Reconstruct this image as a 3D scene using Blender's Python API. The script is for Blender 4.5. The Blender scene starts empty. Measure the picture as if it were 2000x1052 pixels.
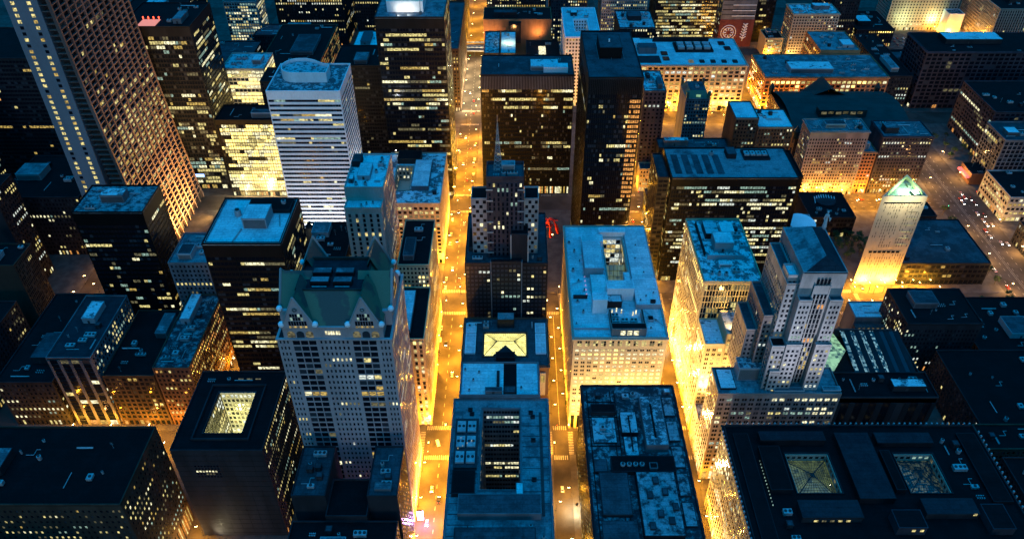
import bpy, bmesh, math, random
from mathutils import Vector, Matrix
R = math.radians
sc = bpy.context.scene
C = sc.collection

# ------------------------------------------------------------------ camera, sky, exposure
cam_d = bpy.data.cameras.new("camera"); cam = bpy.data.objects.new("camera", cam_d); C.objects.link(cam)
cam.location = (0, 0, 412); cam.rotation_euler = (R(90 - 38.4), 0, 0)
cam_d.sensor_width = 36; cam_d.lens = 1545 / 2000 * 36; cam_d.shift_x = -0.002
cam_d.clip_start = 1; cam_d.clip_end = 20000
sc.camera = cam
w = bpy.data.worlds.new("World"); sc.world = w; w.use_nodes = True
nt = w.node_tree; bg = nt.nodes["Background"]
sky = nt.nodes.new("ShaderNodeTexSky"); sky.sky_type = 'NISHITA'; sky.sun_disc = False
sky.sun_elevation = R(6.0); sky.sun_rotation = R(180); sky.altitude = 200; sky.ozone_density = 4.0
tint = nt.nodes.new("ShaderNodeMix"); tint.data_type = 'RGBA'; tint.blend_type = 'MULTIPLY'
tint.inputs[0].default_value = 1.0; tint.inputs[7].default_value = (0.03, 8.9, 9.4, 1)
# dusk: the sky is bright overhead and murky towards the horizon
tc = nt.nodes.new("ShaderNodeTexCoord"); sx = nt.nodes.new("ShaderNodeSeparateXYZ"); nt.links.new(tc.outputs["Generated"], sx.inputs[0])
mx0 = nt.nodes.new("ShaderNodeMath"); mx0.operation = 'MAXIMUM'; mx0.inputs[1].default_value = 0.0; nt.links.new(sx.outputs[2], mx0.inputs[0])
pw = nt.nodes.new("ShaderNodeMath"); pw.operation = 'POWER'; pw.inputs[1].default_value = 4.5; nt.links.new(mx0.outputs[0], pw.inputs[0])
dm = nt.nodes.new("ShaderNodeMath"); dm.operation = 'MULTIPLY_ADD'; dm.inputs[1].default_value = 1.0; dm.inputs[2].default_value = 0.02; nt.links.new(pw.outputs[0], dm.inputs[0])
sc2 = nt.nodes.new("ShaderNodeVectorMath"); sc2.operation = 'SCALE'; nt.links.new(dm.outputs[0], sc2.inputs["Scale"])
nt.links.new(sky.outputs[0], tint.inputs[6]); nt.links.new(tint.outputs[2], sc2.inputs[0]); nt.links.new(sc2.outputs[0], bg.inputs[0])
bg.inputs[1].default_value = 0.15
sun_d = bpy.data.lights.new("sun", 'SUN'); sun_d.energy = 0.26; sun_d.angle = R(25); sun_d.color = (0.74, 0.74, 1.0)
sun = bpy.data.objects.new("sun", sun_d); C.objects.link(sun); sun.rotation_euler = (R(84), 0, R(8))
sc.view_settings.view_transform = 'Standard'; sc.view_settings.look = 'None'
sc.view_settings.exposure = 1.0; sc.view_settings.gamma = 1.0
sc.render.engine = 'CYCLES'
cy = sc.cycles; cy.use_denoising = True; cy.max_bounces = 4; cy.diffuse_bounces = 2; cy.glossy_bounces = 2
cy.use_light_tree = True; cy.sample_clamp_indirect = 3.0; cy.caustics_reflective = False; cy.caustics_refractive = False

# ------------------------------------------------------------------ materials
def newmat(name):
    m = bpy.data.materials.new(name); m.use_nodes = True
    return m, m.node_tree, m.node_tree.nodes["Principled BSDF"]
def N(t, kind, **kw):
    n = t.nodes.new(kind)
    for k, v in kw.items(): setattr(n, k, v)
    return n
def noisy(name, col, rough=0.8, scale=0.12, amt=0.35, fine=1.5, metal=0.0, streak=False, col2=None, lo=.35, hi=.65):
    m, t, b = newmat(name); roof = name.startswith('roof')
    geo = N(t, "ShaderNodeNewGeometry"); oi = N(t, "ShaderNodeObjectInfo")
    off = N(t, "ShaderNodeVectorMath", operation='MULTIPLY_ADD'); off.inputs[1].default_value = (1, 1, 1)
    rs = N(t, "ShaderNodeVectorMath", operation='SCALE'); rs.inputs[0].default_value = (137, 71, 0); t.links.new(oi.outputs["Random"], rs.inputs["Scale"])
    t.links.new(geo.outputs["Position"], off.inputs[0]); t.links.new(rs.outputs[0], off.inputs[2])
    mp = N(t, "ShaderNodeMapping"); mp.inputs[3].default_value = (1, 1, 0.25 if streak else 1)
    t.links.new(off.outputs[0], mp.inputs[0])
    n1 = N(t, "ShaderNodeTexNoise"); n1.inputs["Scale"].default_value = scale; n1.inputs["Detail"].default_value = 9; n1.inputs["Roughness"].default_value = .72 if roof else .5
    n2 = N(t, "ShaderNodeTexNoise"); n2.inputs["Scale"].default_value = fine; n2.inputs["Detail"].default_value = 2
    t.links.new(mp.outputs[0], n1.inputs["Vector"]); t.links.new(mp.outputs[0], n2.inputs["Vector"])
    mr = N(t, "ShaderNodeMapRange"); mr.inputs[1].default_value = lo; mr.inputs[2].default_value = hi
    mr.interpolation_type = 'SMOOTHSTEP'
    if roof:
        sh = N(t, "ShaderNodeMath", operation='MULTIPLY_ADD'); sh.inputs[1].default_value = .14; sh.inputs[2].default_value = -.07
        sm = N(t, "ShaderNodeMath", operation='ADD'); t.links.new(oi.outputs["Random"], sh.inputs[0]); t.links.new(sh.outputs[0], sm.inputs[0]); t.links.new(n1.outputs[0], sm.inputs[1])
        t.links.new(sm.outputs[0], mr.inputs[0])
    else: t.links.new(n1.outputs[0], mr.inputs[0])
    mx = N(t, "ShaderNodeMix", data_type='RGBA')
    c2 = col2 or tuple(c * (1 - amt) for c in col)
    mx.inputs[6].default_value = (*col, 1); mx.inputs[7].default_value = (*c2, 1)
    t.links.new(mr.outputs[0], mx.inputs[0])
    m2 = N(t, "ShaderNodeMix", data_type='RGBA', blend_type='MULTIPLY'); m2.inputs[0].default_value = 0.6 if roof else .3
    t.links.new(mx.outputs[2], m2.inputs[6]); t.links.new(n2.outputs[0], m2.inputs[7])
    out = m2.outputs[2]
    if roof:
        bk = N(t, "ShaderNodeTexBrick"); bk.inputs["Scale"].default_value = 1; bk.inputs["Brick Width"].default_value = 9; bk.inputs["Row Height"].default_value = 2.6; bk.inputs["Mortar Size"].default_value = .13
        bk.inputs["Color1"].default_value = (1, 1, 1, 1); bk.inputs["Color2"].default_value = (.84, .84, .84, 1); bk.inputs["Mortar"].default_value = (.55, .55, .55, 1); t.links.new(off.outputs[0], bk.inputs["Vector"])
        m3 = N(t, "ShaderNodeMix", data_type='RGBA', blend_type='MULTIPLY'); m3.inputs[0].default_value = .8; t.links.new(out, m3.inputs[6]); t.links.new(bk.outputs[0], m3.inputs[7]); out = m3.outputs[2]
    t.links.new(out, b.inputs["Base Color"])
    b.inputs["Roughness"].default_value = rough; b.inputs["Metallic"].default_value = metal; b.inputs["Specular IOR Level"].default_value = .12
    return m
M = {}
def wall(name, col, **k):
    M[name] = noisy("wall_" + name, col, streak=True, **k)
    return name
wall('grid', (.19, .13, .12)); wall('wallpanel', (.20, .14, .13))
wall('cream', (.42, .36, .29), amt=.15); wall('limestone', (.38, .37, .37)); wall('granite', (.47, .38, .39), amt=.2); wall('palestone', (.62, .42, .38), amt=.15); wall('brick', (.15, .08, .055))
wall('black', (.003, .0035, .005), rough=.5); wall('charcoal', (.017, .018, .023), rough=.5); wall('brown', (.075, .05, .038))
wall('white', (.86, .87, .9), amt=.1); wall('grey', (.18, .18, .20)); wall('purple', (.06, .052, .068)); wall('bronze', (.012, .010, .010), rough=.5)
wall('orange', (.42, .20, .10)); wall('dark', (.032, .03, .036)); wall('concrete', (.36, .37, .40), amt=.12); wall('endwall', (.20, .21, .25), amt=.12); wall('mural', (.17, .05, .045))
wall('yellowstone', (.50, .40, .25), amt=.12); wall('pink', (.30, .24, .23))
M['r_white'] = noisy("roof_white", (.86, .88, .90), .7, .09, .5, .8, col2=(.62, .66, .70), lo=.45, hi=.6)
M['r_snow'] = noisy("roof_patchy", (.84, .87, .90), .7, .16, .7, 1.2, col2=(.16, .18, .20), lo=.52, hi=.60)
M['r_mid'] = noisy("roof_mid", (.30, .33, .36), .8, .10, .5, .9, col2=(.11, .13, .15), lo=.4, hi=.6)
M['r_grey'] = noisy("roof_grey", (.085, .10, .12), .8, .08, .5, .9, col2=(.04, .05, .06), lo=.4, hi=.6)
M['r_navy'] = noisy('roof_tar', (.035, .04, .05), .85, .1, .5, .9, col2=(.02, .022, .03))
M['r_dark'] = noisy("roof_dark", (.008, .0085, .011), .85, .1, .5, .9, col2=(.004, .0045, .006))
M['r_worn'] = noisy('roof_weathered', (.40, .43, .46), .8, .24, .6, 1.6, col2=(.035, .04, .05), lo=.40, hi=.60)
M['r_spot'] = noisy("roof_worn", (.60, .64, .68), .75, .28, .7, 2.0, col2=(.10, .11, .13), lo=.46, hi=.58)
M['copper'] = noisy("copper_roof", (.085, .15, .10), .55, .06, .3, 2.0, col2=(.07, .085, .078), lo=.47, hi=.53)
M['dkcopper'] = noisy("dark_green_roof", (.02, .04, .04), .6, .1, .3, 1.0)
M['metal'] = noisy("galvanised", (.45, .46, .48), .45, .5, .3, 3, metal=.3)
M['dkmetal'] = noisy("dark_metal", (.05, .05, .055), .5, .5, .3, 3)
M['asphalt'] = noisy("asphalt", (.060, .052, .046), .9, .07, .4, 1.3)
M['paving'] = noisy("paving", (.085, .077, .07), .85, .15, .35, 1.6)
M['paint'] = noisy("white_paint", (.30, .28, .25), .7, .8, .4, 3)
M['red'] = noisy("red_steel", (.55, .04, .03), .5, .5, .2, 3)
M['carw'] = noisy("car_white", (.6, .6, .6), .3, 1, .1, 4); M['cark'] = noisy("car_black", (.03, .03, .035), .3, 1, .1, 4)
M['cars'] = noisy("car_silver", (.30, .31, .33), .3, 1, .1, 4); M['caro'] = noisy("car_red", (.35, .05, .04), .3, 1, .1, 4)
M['tyre'] = noisy("tyre", (.02, .02, .02), .9); M['leaf'] = noisy("leaf", (.045, .085, .03), .7, .6, .5, 3); M['bark'] = noisy("bark", (.09, .07, .05), .9)
M['statue'] = noisy("aluminium", (.6, .6, .62), .4, .5, .2, 3)
def glass(name, col, rough=.12):
    m, t, b = newmat(name); b.inputs["Base Color"].default_value = (*col, 1); b.inputs["Roughness"].default_value = rough
    b.inputs["Specular IOR Level"].default_value = .15
    return m
M['g_dark'] = glass("window_dark", (.006, .008, .013)); M['g_blue'] = glass("window_blind", (.03, .035, .045), .3)
M['g_car'] = glass("car_glass", (.01, .012, .015))
def lit(name, col, s, cell=(1.1, 1.1, .9), var=(.25, 1.35)):
    s *= .5
    m, t, b = newmat(name)
    geo = N(t, "ShaderNodeNewGeometry")
    sn = N(t, "ShaderNodeVectorMath", operation='SNAP'); sn.inputs[1].default_value = cell
    ad = N(t, "ShaderNodeVectorMath", operation='ADD'); ad.inputs[1].default_value = (.317, .211, .117)
    t.links.new(geo.outputs["Position"], ad.inputs[0]); t.links.new(ad.outputs[0], sn.inputs[0])
    wn = N(t, "ShaderNodeTexWhiteNoise", noise_dimensions='3D'); t.links.new(sn.outputs[0], wn.inputs["Vector"])
    mr = N(t, "ShaderNodeMapRange"); mr.inputs[3].default_value = var[0] * s; mr.inputs[4].default_value = var[1] * s
    t.links.new(wn.outputs["Value"], mr.inputs[0]); mz = N(t, 'ShaderNodeMath', operation='MAXIMUM'); mz.inputs[1].default_value = 0; t.links.new(mr.outputs[0], mz.inputs[0])
    b.inputs["Base Color"].default_value = (.03, .03, .03, 1); b.inputs["Roughness"].default_value = .2
    b.inputs["Emission Color"].default_value = (*col, 1); t.links.new(mz.outputs[0], b.inputs["Emission Strength"])
    m.cycles.emission_sampling = 'NONE'
    return m
M['l_a'] = lit("window_lit_pale", (1.0, .84, .32), .85); M['l_b'] = lit("window_lit_warm", (1.0, .68, .17), .55)
M['l_c'] = lit("window_lit_dim", (.80, .70, .34), .18); M['l_w'] = lit("window_lit_white", (1.0, .93, .56), 1.25)
M['l_hot'] = lit('window_lit_blazing', (1.0, .71, .20), 2.6, var=(.6, 1.3)); M['l_cw'] = lit('window_lit_daylight', (.86, .95, .85), .9); M['l_g'] = lit("window_lit_cool", (.55, .85, .70), .5); M['l_o'] = lit("window_lit_reflect_orange", (1.0, .42, .10), .8)
M['l_sky'] = lit("skylight_lit", (1.0, .90, .26), 2.0, (2.4, 2.4, 2.4), (.65, 1.1)); M['l_sky2'] = lit("skylight_dim", (.50, .66, .20), .17, (2.4, 2.4, 2.4), (.3, 1.2))
M['l_green'] = lit("glass_lit_green", (.45, .85, .45), .5, (1.8, 1.8, 1.8), (.1, 1.6))
def emis(name, col, s, samp=False):
    s *= .5
    m, t, b = newmat(name); b.inputs["Base Color"].default_value = (.02, .02, .02, 1)
    b.inputs["Emission Color"].default_value = (*col, 1); b.inputs["Emission Strength"].default_value = s
    if not samp: m.cycles.emission_sampling = 'NONE'
    return m
M['e_lamp'] = emis("lamp_glow", (1, .62, .22), 30); M['e_white'] = emis("lamp_white", (1, .95, .75), 30)
M['e_pu'] = emis('uplight_purple', (.8, .5, 1), .6)
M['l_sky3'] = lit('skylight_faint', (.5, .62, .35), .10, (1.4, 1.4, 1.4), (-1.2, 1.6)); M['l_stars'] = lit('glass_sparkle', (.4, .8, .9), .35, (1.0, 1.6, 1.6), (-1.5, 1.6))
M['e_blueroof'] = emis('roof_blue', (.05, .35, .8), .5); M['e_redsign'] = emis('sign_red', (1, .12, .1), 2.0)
M['e_red'] = emis("lamp_red", (1, .05, .02), 8); M['e_green'] = emis("lamp_green", (.05, 1, .45), 10); M['e_head'] = emis("headlight", (1, .95, .8), 40)
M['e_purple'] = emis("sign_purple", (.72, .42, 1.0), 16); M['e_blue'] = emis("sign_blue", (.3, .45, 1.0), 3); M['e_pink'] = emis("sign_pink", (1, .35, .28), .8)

# ------------------------------------------------------------------ mesh helpers
class MB:
    def __init__(s): s.v = []; s.f = []; s.m = []; s.mats = []
    def mi(s, mat):
        if mat not in s.mats: s.mats.append(mat)
        return s.mats.index(mat)
    def face(s, pts, mat):
        b = len(s.v); s.v += [tuple(p) for p in pts]; s.f.append(tuple(range(b, b + len(pts)))); s.m.append(s.mi(mat))
    def box(s, x0, x1, y0, y1, z0, z1, mat):
        if x1 <= x0 or y1 <= y0 or z1 <= z0: return
        b = len(s.v)
        s.v += [(x0, y0, z0), (x1, y0, z0), (x1, y1, z0), (x0, y1, z0), (x0, y0, z1), (x1, y0, z1), (x1, y1, z1), (x0, y1, z1)]
        k = s.mi(mat)
        for q in ((0, 1, 5, 4), (1, 2, 6, 5), (2, 3, 7, 6), (3, 0, 4, 7), (4, 5, 6, 7), (3, 2, 1, 0)):
            s.f.append(tuple(b + i for i in q)); s.m.append(k)
    def prism(s, pts, z0, z1, mat, top=None):
        n = len(pts); b = len(s.v); k = s.mi(mat)
        tp = top or pts
        s.v += [(p[0], p[1], z0) for p in pts] + [(p[0], p[1], z1) for p in tp]
        for i in range(n): s.f.append((b + i, b + (i + 1) % n, b + n + (i + 1) % n, b + n + i)); s.m.append(k)
        s.f.append(tuple(b + n + i for i in range(n))); s.m.append(k); s.f.append(tuple(b + i for i in reversed(range(n)))); s.m.append(k)
    def bar(s, p, q, r, mat, n=4, r2=None):
        p = Vector(p); q = Vector(q); d = (q - p)
        if d.length < 1e-6: return
        d.normalize(); a = d.orthogonal().normalized(); c = d.cross(a); b = len(s.v); k = s.mi(mat); r2 = r if r2 is None else r2
        for P, rr in ((p, r), (q, r2)):
            for i in range(n):
                t = 2 * math.pi * (i + .5) / n; s.v.append(tuple(P + (a * math.cos(t) + c * math.sin(t)) * rr))
        for i in range(n): s.f.append((b + i, b + (i + 1) % n, b + n + (i + 1) % n, b + n + i)); s.m.append(k)
        s.f.append(tuple(b + n + i for i in range(n))); s.m.append(k); s.f.append(tuple(b + i for i in reversed(range(n)))); s.m.append(k)
    def ball(s, c, r, mat, n=8):
        rings = 5; k = s.mi(mat); b = len(s.v)
        for j in range(rings + 1):
            ph = math.pi * j / rings
            for i in range(n):
                t = 2 * math.pi * i / n
                s.v.append((c[0] + r * math.sin(ph) * math.cos(t), c[1] + r * math.sin(ph) * math.sin(t), c[2] + r * math.cos(ph)))
        for j in range(rings):
            for i in range(n):
                s.f.append((b + j * n + i, b + (j + 1) * n + i, b + (j + 1) * n + (i + 1) % n, b + j * n + (i + 1) % n)); s.m.append(k)
    def mesh(s, name):
        me = bpy.data.meshes.new(name); me.from_pydata(s.v, [], s.f)
        for m in s.mats: me.materials.append(M[m])
        if s.m: me.polygons.foreach_set("material_index", s.m)
        me.update(); return me
    def build(s, name, parent=None, loc=None):
        """link as one object; coordinates are relative to the parent's origin"""
        o = bpy.data.objects.new(name, s.mesh(name)); C.objects.link(o)
        if parent: o.parent = parent
        if loc: o.location = loc
        return o
def tag(o, label=None, cat=None, group=None, kind=None):
    for k, v in (('label', label), ('category', cat), ('group', group), ('kind', kind)):
        if v: o[k] = v
    return o
def thing(name, label, cat, loc=(0, 0, 0), rz=0, group=None):
    o = bpy.data.objects.new(name, None); C.objects.link(o); o.location = loc; o.rotation_euler = (0, 0, rz); o.empty_display_size = 1
    return tag(o, label, cat, group)
def copy_tree(src, loc, rz=0, label=None):
    r = src.copy(); C.objects.link(r); r.location = loc; r.rotation_euler = (0, 0, rz)
    if label: r['label'] = label
    for ch in src.children:
        c = ch.copy(); C.objects.link(c); c.parent = r
        for g in ch.children:
            d = g.copy(); C.objects.link(d); d.parent = c
    return r

# ------------------------------------------------------------------ facade generator
PANE = {}
def pane_mesh(axis, wd, ht, mat):
    key = (axis, round(wd, 2), round(ht, 2), mat)
    if key not in PANE:
        m = MB(); a = wd / 2; h = ht
        if axis == 'x': m.face([(-a, 0, 0), (a, 0, 0), (a, 0, h), (-a, 0, h)], mat)
        else: m.face([(0, -a, 0), (0, a, 0), (0, a, h), (0, -a, h)], mat)
        PANE[key] = m.mesh("window")
    return PANE[key]
LITS = {'blaze': ['l_hot', 'l_hot', 'l_w', 'l_a'], 'warm': ['l_a', 'l_cw', 'l_b', 'l_c', 'l_w', 'l_a', 'l_c'], 'dim': ['l_c', 'l_c', 'l_b', 'l_a'], 'hot': ['l_w', 'l_a', 'l_a', 'l_b', 'l_hot'],
        'orange': ['l_o', 'l_b', 'l_b', 'l_a'], 'cool': ['l_w', 'l_g', 'l_a', 'l_c'], 'white': ['l_w', 'l_g', 'l_a', 'l_c', 'l_w', 'l_cw'], 'yellow': ['l_a', 'l_b', 'l_a', 'l_w', 'l_c', 'l_c', 'l_g']}
class Bld:
    """a building under construction: wall mesh + list of windows, relative to its own base point"""
    def __init__(s, name, label, cat, x, y, group=None, seed=0):
        s.ox, s.oy = x, y; s.root = thing(name, label, cat, (x, y, 0), 0, group)
        s.w = MB(); s.roof = MB(); s.par = MB(); s.rng = random.Random(seed or hash_str(label)); s.wins = []; s.bands = []
    def facade(s, side, c, a0, a1, z0, z1, mat, sp):
        """side F (faces -Y), B (+Y), L (-X), R (+X); c plane coordinate; absolute coordinates in"""
        W = s.w; rng = s.rng; D = .5
        ox, oy = (s.ox, s.oy)
        ax = side in 'FB'; sg = -1 if side in 'FL' else 1      # outward sign
        o1 = ox if ax else oy; o2 = oy if ax else ox
        a0 -= o1; a1 -= o1; c -= o2
        def slab(p0, p1, q0, q1, d0, d1):                       # d: depth behind the face plane
            e0, e1 = sorted((c - sg * d0, c - sg * d1))
            if ax: W.box(p0, p1, e0, e1, q0, q1, mat)
            else: W.box(e0, e1, p0, p1, q0, q1, mat)
        if sp is None or sp.get('mode') == 'blank':
            slab(a0, a1, z0, z1, 0, D); return
        bay, fl = sp.get('bay', 3.2), sp.get('fl', 3.9); pw, sh = sp.get('pw', .35), sp.get('sh', .4)
        top, bot = sp.get('top', 1.5), sp.get('bot', 5.5 if z0 < 1 else .8)
        nb = max(1, round((a1 - a0 - 1.2) / bay)); nf = max(1, int((z1 - top - z0 - bot) / fl + .5))
        bay = (a1 - a0 - 1.2) / nb; fl = (z1 - top - z0 - bot) / nf
        pf, sf = sp.get('pf', 0), sp.get('sf', .06)
        if not ax: sf = min(sf, .05)
        s0 = a0 + .6
        slab(a0, s0, z0, z1, 0, D); slab(a1 - .6, a1, z0, z1, 0, D)
        for i in range(nb + 1):
            big = sp.get('big') and i % sp['big'] == 0
            hw = bay * pw / 2 * (1.8 if big else 1); p = s0 + i * bay
            slab(max(a0 + .6, p - hw), min(a1 - .6, p + hw), z0, z1 - top, pf - (.25 if big else 0), D)
        slab(a0 + .6, a1 - .6, z1 - top, z1, sf, D)
        gb = sp.get('ground')
        if z0 < 1:
            slab(a0 + .6, a1 - .6, bot - 1.0, bot, sf, D)
        else: slab(a0 + .6, a1 - .6, z0, z0 + bot, sf, D)
        for j in range(nf):
            q = z0 + bot + j * fl; slab(a0 + .6, a1 - .6, q, q + fl * sh, sf, D)
        pc = c - sg * sp.get('rec', .2 if ax else .07)
        den, act, lf, pal = sp.get('lit', .1), sp.get('act', .25), sp.get('run', .8), LITS[sp.get('pal', 'warm')]
        dark = sp.get('dk', 'g_dark')
        lowact = sp.get('low', 0)
        skipb = sp.get('mech', ())
        for j in range(nf):
            q0 = z0 + bot + j * fl + fl * sh; q1 = z0 + bot + (j + 1) * fl
            if nf - 1 - j in skipb: slab(a0 + .6, a1 - .6, q0, q1, .1, D); continue
            active = rng.random() < act + lowact * (1 - j / nf)
            st = False; cells = []; cm = rng.choice(pal)
            for i in range(nb):
                if active:
                    if rng.random() < .35: st = rng.random() < lf; cm = rng.choice(pal)
                else:
                    if rng.random() < .6: st = rng.random() < den; cm = rng.choice(pal)
                p0 = s0 + i * bay + bay * pw / 2; p1 = s0 + (i + 1) * bay - bay * pw / 2
                refl = sp.get('corner')  # orange reflection on the end bays, painted as glowing cells
                if refl and i >= nb * (refl[0] - .012 * (nf - j) * 0 + .10 * abs((nf - 1 - j) / nf - .25)) and refl[1] < (nf - 1 - j) / nf < refl[2] and rng.random() < .93: cells.append((p0, p1, q0, q1, 'l_o')); continue
                mt = cm if st else (dark if rng.random() < .85 else 'g_blue')
                cells.append((p0, p1, q0, q1, mt))
            if sp.get('mode') == 'punch':
                sub = sp.get('split', 1)
                for (p0, p1, r0, r1, mt) in cells:
                    gap = .25
                    wd = (p1 - p0 - gap * (sub - 1)) / sub
                    for k in range(sub):
                        a = p0 + k * (wd + gap); s.wins.append((ax, pc, a, a + wd, r0, r1, mt))
                        if k: slab(a - gap, a, r0, r1, .15, D)
            else: s.bands.append((ax, pc, cells))
        if z0 < 1:
            cells = []
            for i in range(nb):
                p0 = s0 + i * bay + bay * pw / 2; p1 = s0 + (i + 1) * bay - bay * pw / 2
                cells.append((p0, p1, .6, bot - 1.1, rng.choice(['l_b', 'l_w', 'l_a', 'g_dark', 'l_o']) if rng.random() < sp.get('shop', .6) else 'g_dark'))
            s.bands.append((ax, pc, cells, 'shopfront'))
    def tier(s, x0, x1, y0, y1, z0, z1, mat, sides, roof='r_grey', parapet=1.1, courts=(), cornice=0, pmat=None):
        """sides: dict side -> spec (or None for plain wall)"""
        D = .5; ox, oy = s.ox, s.oy
        xs = sorted({x0 + D, x1 - D, *[c[0] for c in courts], *[c[1] for c in courts]}); ys = sorted({y0 + D, y1 - D, *[c[2] for c in courts], *[c[3] for c in courts]})
        for i in range(len(xs) - 1):
            for j in range(len(ys) - 1):
                mx, my = (xs[i] + xs[i + 1]) / 2, (ys[j] + ys[j + 1]) / 2
                inc = [c for c in courts if c[0] < mx < c[1] and c[2] < my < c[3]]
                zt = inc[0][4] if inc else z1 - .6
                s.w.box(xs[i] - ox, xs[i + 1] - ox, ys[j] - oy, ys[j + 1] - oy, z0 + .02, zt, mat)
                if not inc and roof: s.roof.box(xs[i] - ox - (D if i == 0 else 0) + .01, xs[i + 1] - ox + (D if i == len(xs) - 2 else 0) - .01, ys[j] - oy - (D if j == 0 else 0) + .01, ys[j + 1] - oy + (D if j == len(ys) - 2 else 0) - .01, z1 - .3, z1 + .02, roof)
        s.facade('F', y0, x0, x1, z0, z1, mat, sides.get('F')); s.facade('B', y1, x0, x1, z0, z1, mat, sides.get('B'))
        s.facade('L', x0, y0 + D, y1 - D, z0, z1, mat, sides.get('L')); s.facade('R', x1, y0 + D, y1 - D, z0, z1, mat, sides.get('R'))
        for c in courts:
            cx0, cx1, cy0, cy1, zf, spc = c[:6]
            s.facade('F', cy1 - D, cx0, cx1, zf, z1, c[6] if len(c) > 6 else mat, spc); s.facade('B', cy0 + D, cx0, cx1, zf, z1, mat, spc)
            s.facade('R', cx0 + D, cy0 + D, cy1 - D, zf, z1, mat, spc); s.facade('L', cx1 - D, cy0 + D, cy1 - D, zf, z1, mat, spc)
            s.ring(cx0 - .5, cx1 + .5, cy0 - .5, cy1 + .5, z1, .8, .45, pmat or mat); s.par.build('court_kerb', s.root); s.par = MB()
        if parapet: s.ring(x0, x1, y0, y1, z1, parapet, .5, pmat or mat)
        if s.par.v: s.par.build('parapet', s.root); s.par = MB()
        if cornice:
            e = cornice; s.ring(x0 - e, x1 + e, y0 - e, y1 + e, z1 - 1.0, 1.15, e + .1, pmat or mat); s.par.build('cornice', s.root); s.par = MB()
        if s.roof.v: s.roof.build('roof', s.root); s.roof = MB()
    def ring(s, x0, x1, y0, y1, z, h, t, mat):
        x0 -= s.ox; x1 -= s.ox; y0 -= s.oy; y1 -= s.oy; P = s.par
        P.box(x0 - .02, x1 + .02, y0 - .02, y0 + t, z - .01, z + h, mat); P.box(x0 - .02, x1 + .02, y1 - t, y1 + .02, z - .01, z + h, mat)
        P.box(x0 - .02, x0 + t, y0 + t, y1 - t, z - .01, z + h, mat); P.box(x1 - t, x1 + .02, y0 + t, y1 - t, z - .01, z + h, mat)
    def part(s, name, x0, x1, y0, y1, z0, z1, mat, roof=None, detail=None):
        m = MB(); x0 -= s.ox; x1 -= s.ox; y0 -= s.oy; y1 -= s.oy
        m.box(x0, x1, y0, y1, z0, z1, mat)
        if roof:
            m.box(x0 - .15, x1 + .15, y0 - .15, y1 + .15, z1 - .02, z1 + .35, mat); m.box(x0 + .25, x1 - .25, y0 + .25, y1 - .25, z1 + .3, z1 + .38, roof)
        if detail == 'louvre':
            n = max(2, int((z1 - z0 - 1) / .8))
            for k in range(n): m.box(x0 + .6, x1 - .6, y0 - .12, y0 + .02, z0 + .6 + k * .8, z0 + 1.0 + k * .8, 'dkmetal')
        if detail == 'door': m.box(x0 + (x1 - x0) * .4, x0 + (x1 - x0) * .4 + 1.4, y0 - .08, y0 + .02, z0 + .1, z0 + 2.4, 'dkmetal')
        return m.build(name, s.root)
    def fan_unit(s, x, y, z, wx=4, wy=3, h=2.2):
        m = MB(); x -= s.ox; y -= s.oy
        m.box(x, x + wx, y, y + wy, z + .4, z + h, 'metal'); n = max(1, int(wx / 2))
        for k in range(n):
            cx = x + wx * (k + .5) / n; m.bar((cx, y + wy / 2, z + h - .05), (cx, y + wy / 2, z + h + .35), .8, 'dkmetal', 10)
        for a, b in ((x + .2, y + .2), (x + wx - .5, y + .2), (x + .2, y + wy - .5), (x + wx - .5, y + wy - .5)): m.box(a, a + .3, b, b + .3, z, z + .42, 'dkmetal')
        return m.build('air_handler', s.root)
    def tank(s, x, y, z, r=1.6, h=3.0):
        m = MB(); x -= s.ox; y -= s.oy; m.bar((x, y, z), (x, y, z + h), r, 'metal', 12); m.bar((x, y, z + h), (x, y, z + h + .6), r * .6, 'dkmetal', 12)
        return m.build('roof_vent', s.root)
    def duct(s, x0, y0, x1, y1, z, t=.5):
        m = MB(); a = (x0 - s.ox, y0 - s.oy, z + .6); b = (x1 - s.ox, y1 - s.oy, z + .6); m.bar(a, b, t, 'metal', 4)
        return m.build('duct', s.root)
    def clutter(s, x0, x1, y0, y1, z, n=6, pent=True, mat=None):
        r = s.rng; placed = []
        def spot(wx, wy):
            for _ in range(30):
                if x1 - x0 - wx - 4 < 0 or y1 - y0 - wy - 4 < 0: return None
                x = r.uniform(x0 + 2, x1 - wx - 2); y = r.uniform(y0 + 2, y1 - wy - 2)
                if all(x > p[1] + .6 or x + wx < p[0] - .6 or y > p[3] + .6 or y + wy < p[2] - .6 for p in placed):
                    placed.append((x, x + wx, y, y + wy)); return x, y
            return None
        if pent:
            wx, wy = (x1 - x0) * r.uniform(.22, .4), (y1 - y0) * r.uniform(.25, .4); p = spot(wx, wy)
            if p: s.part('penthouse', p[0], p[0] + wx, p[1], p[1] + wy, z, z + r.uniform(3.5, 6), mat or r.choice(['grey', 'concrete', 'dark']), r.choice(['r_mid', 'r_grey', 'r_snow']), r.choice(['louvre', 'door']))
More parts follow.
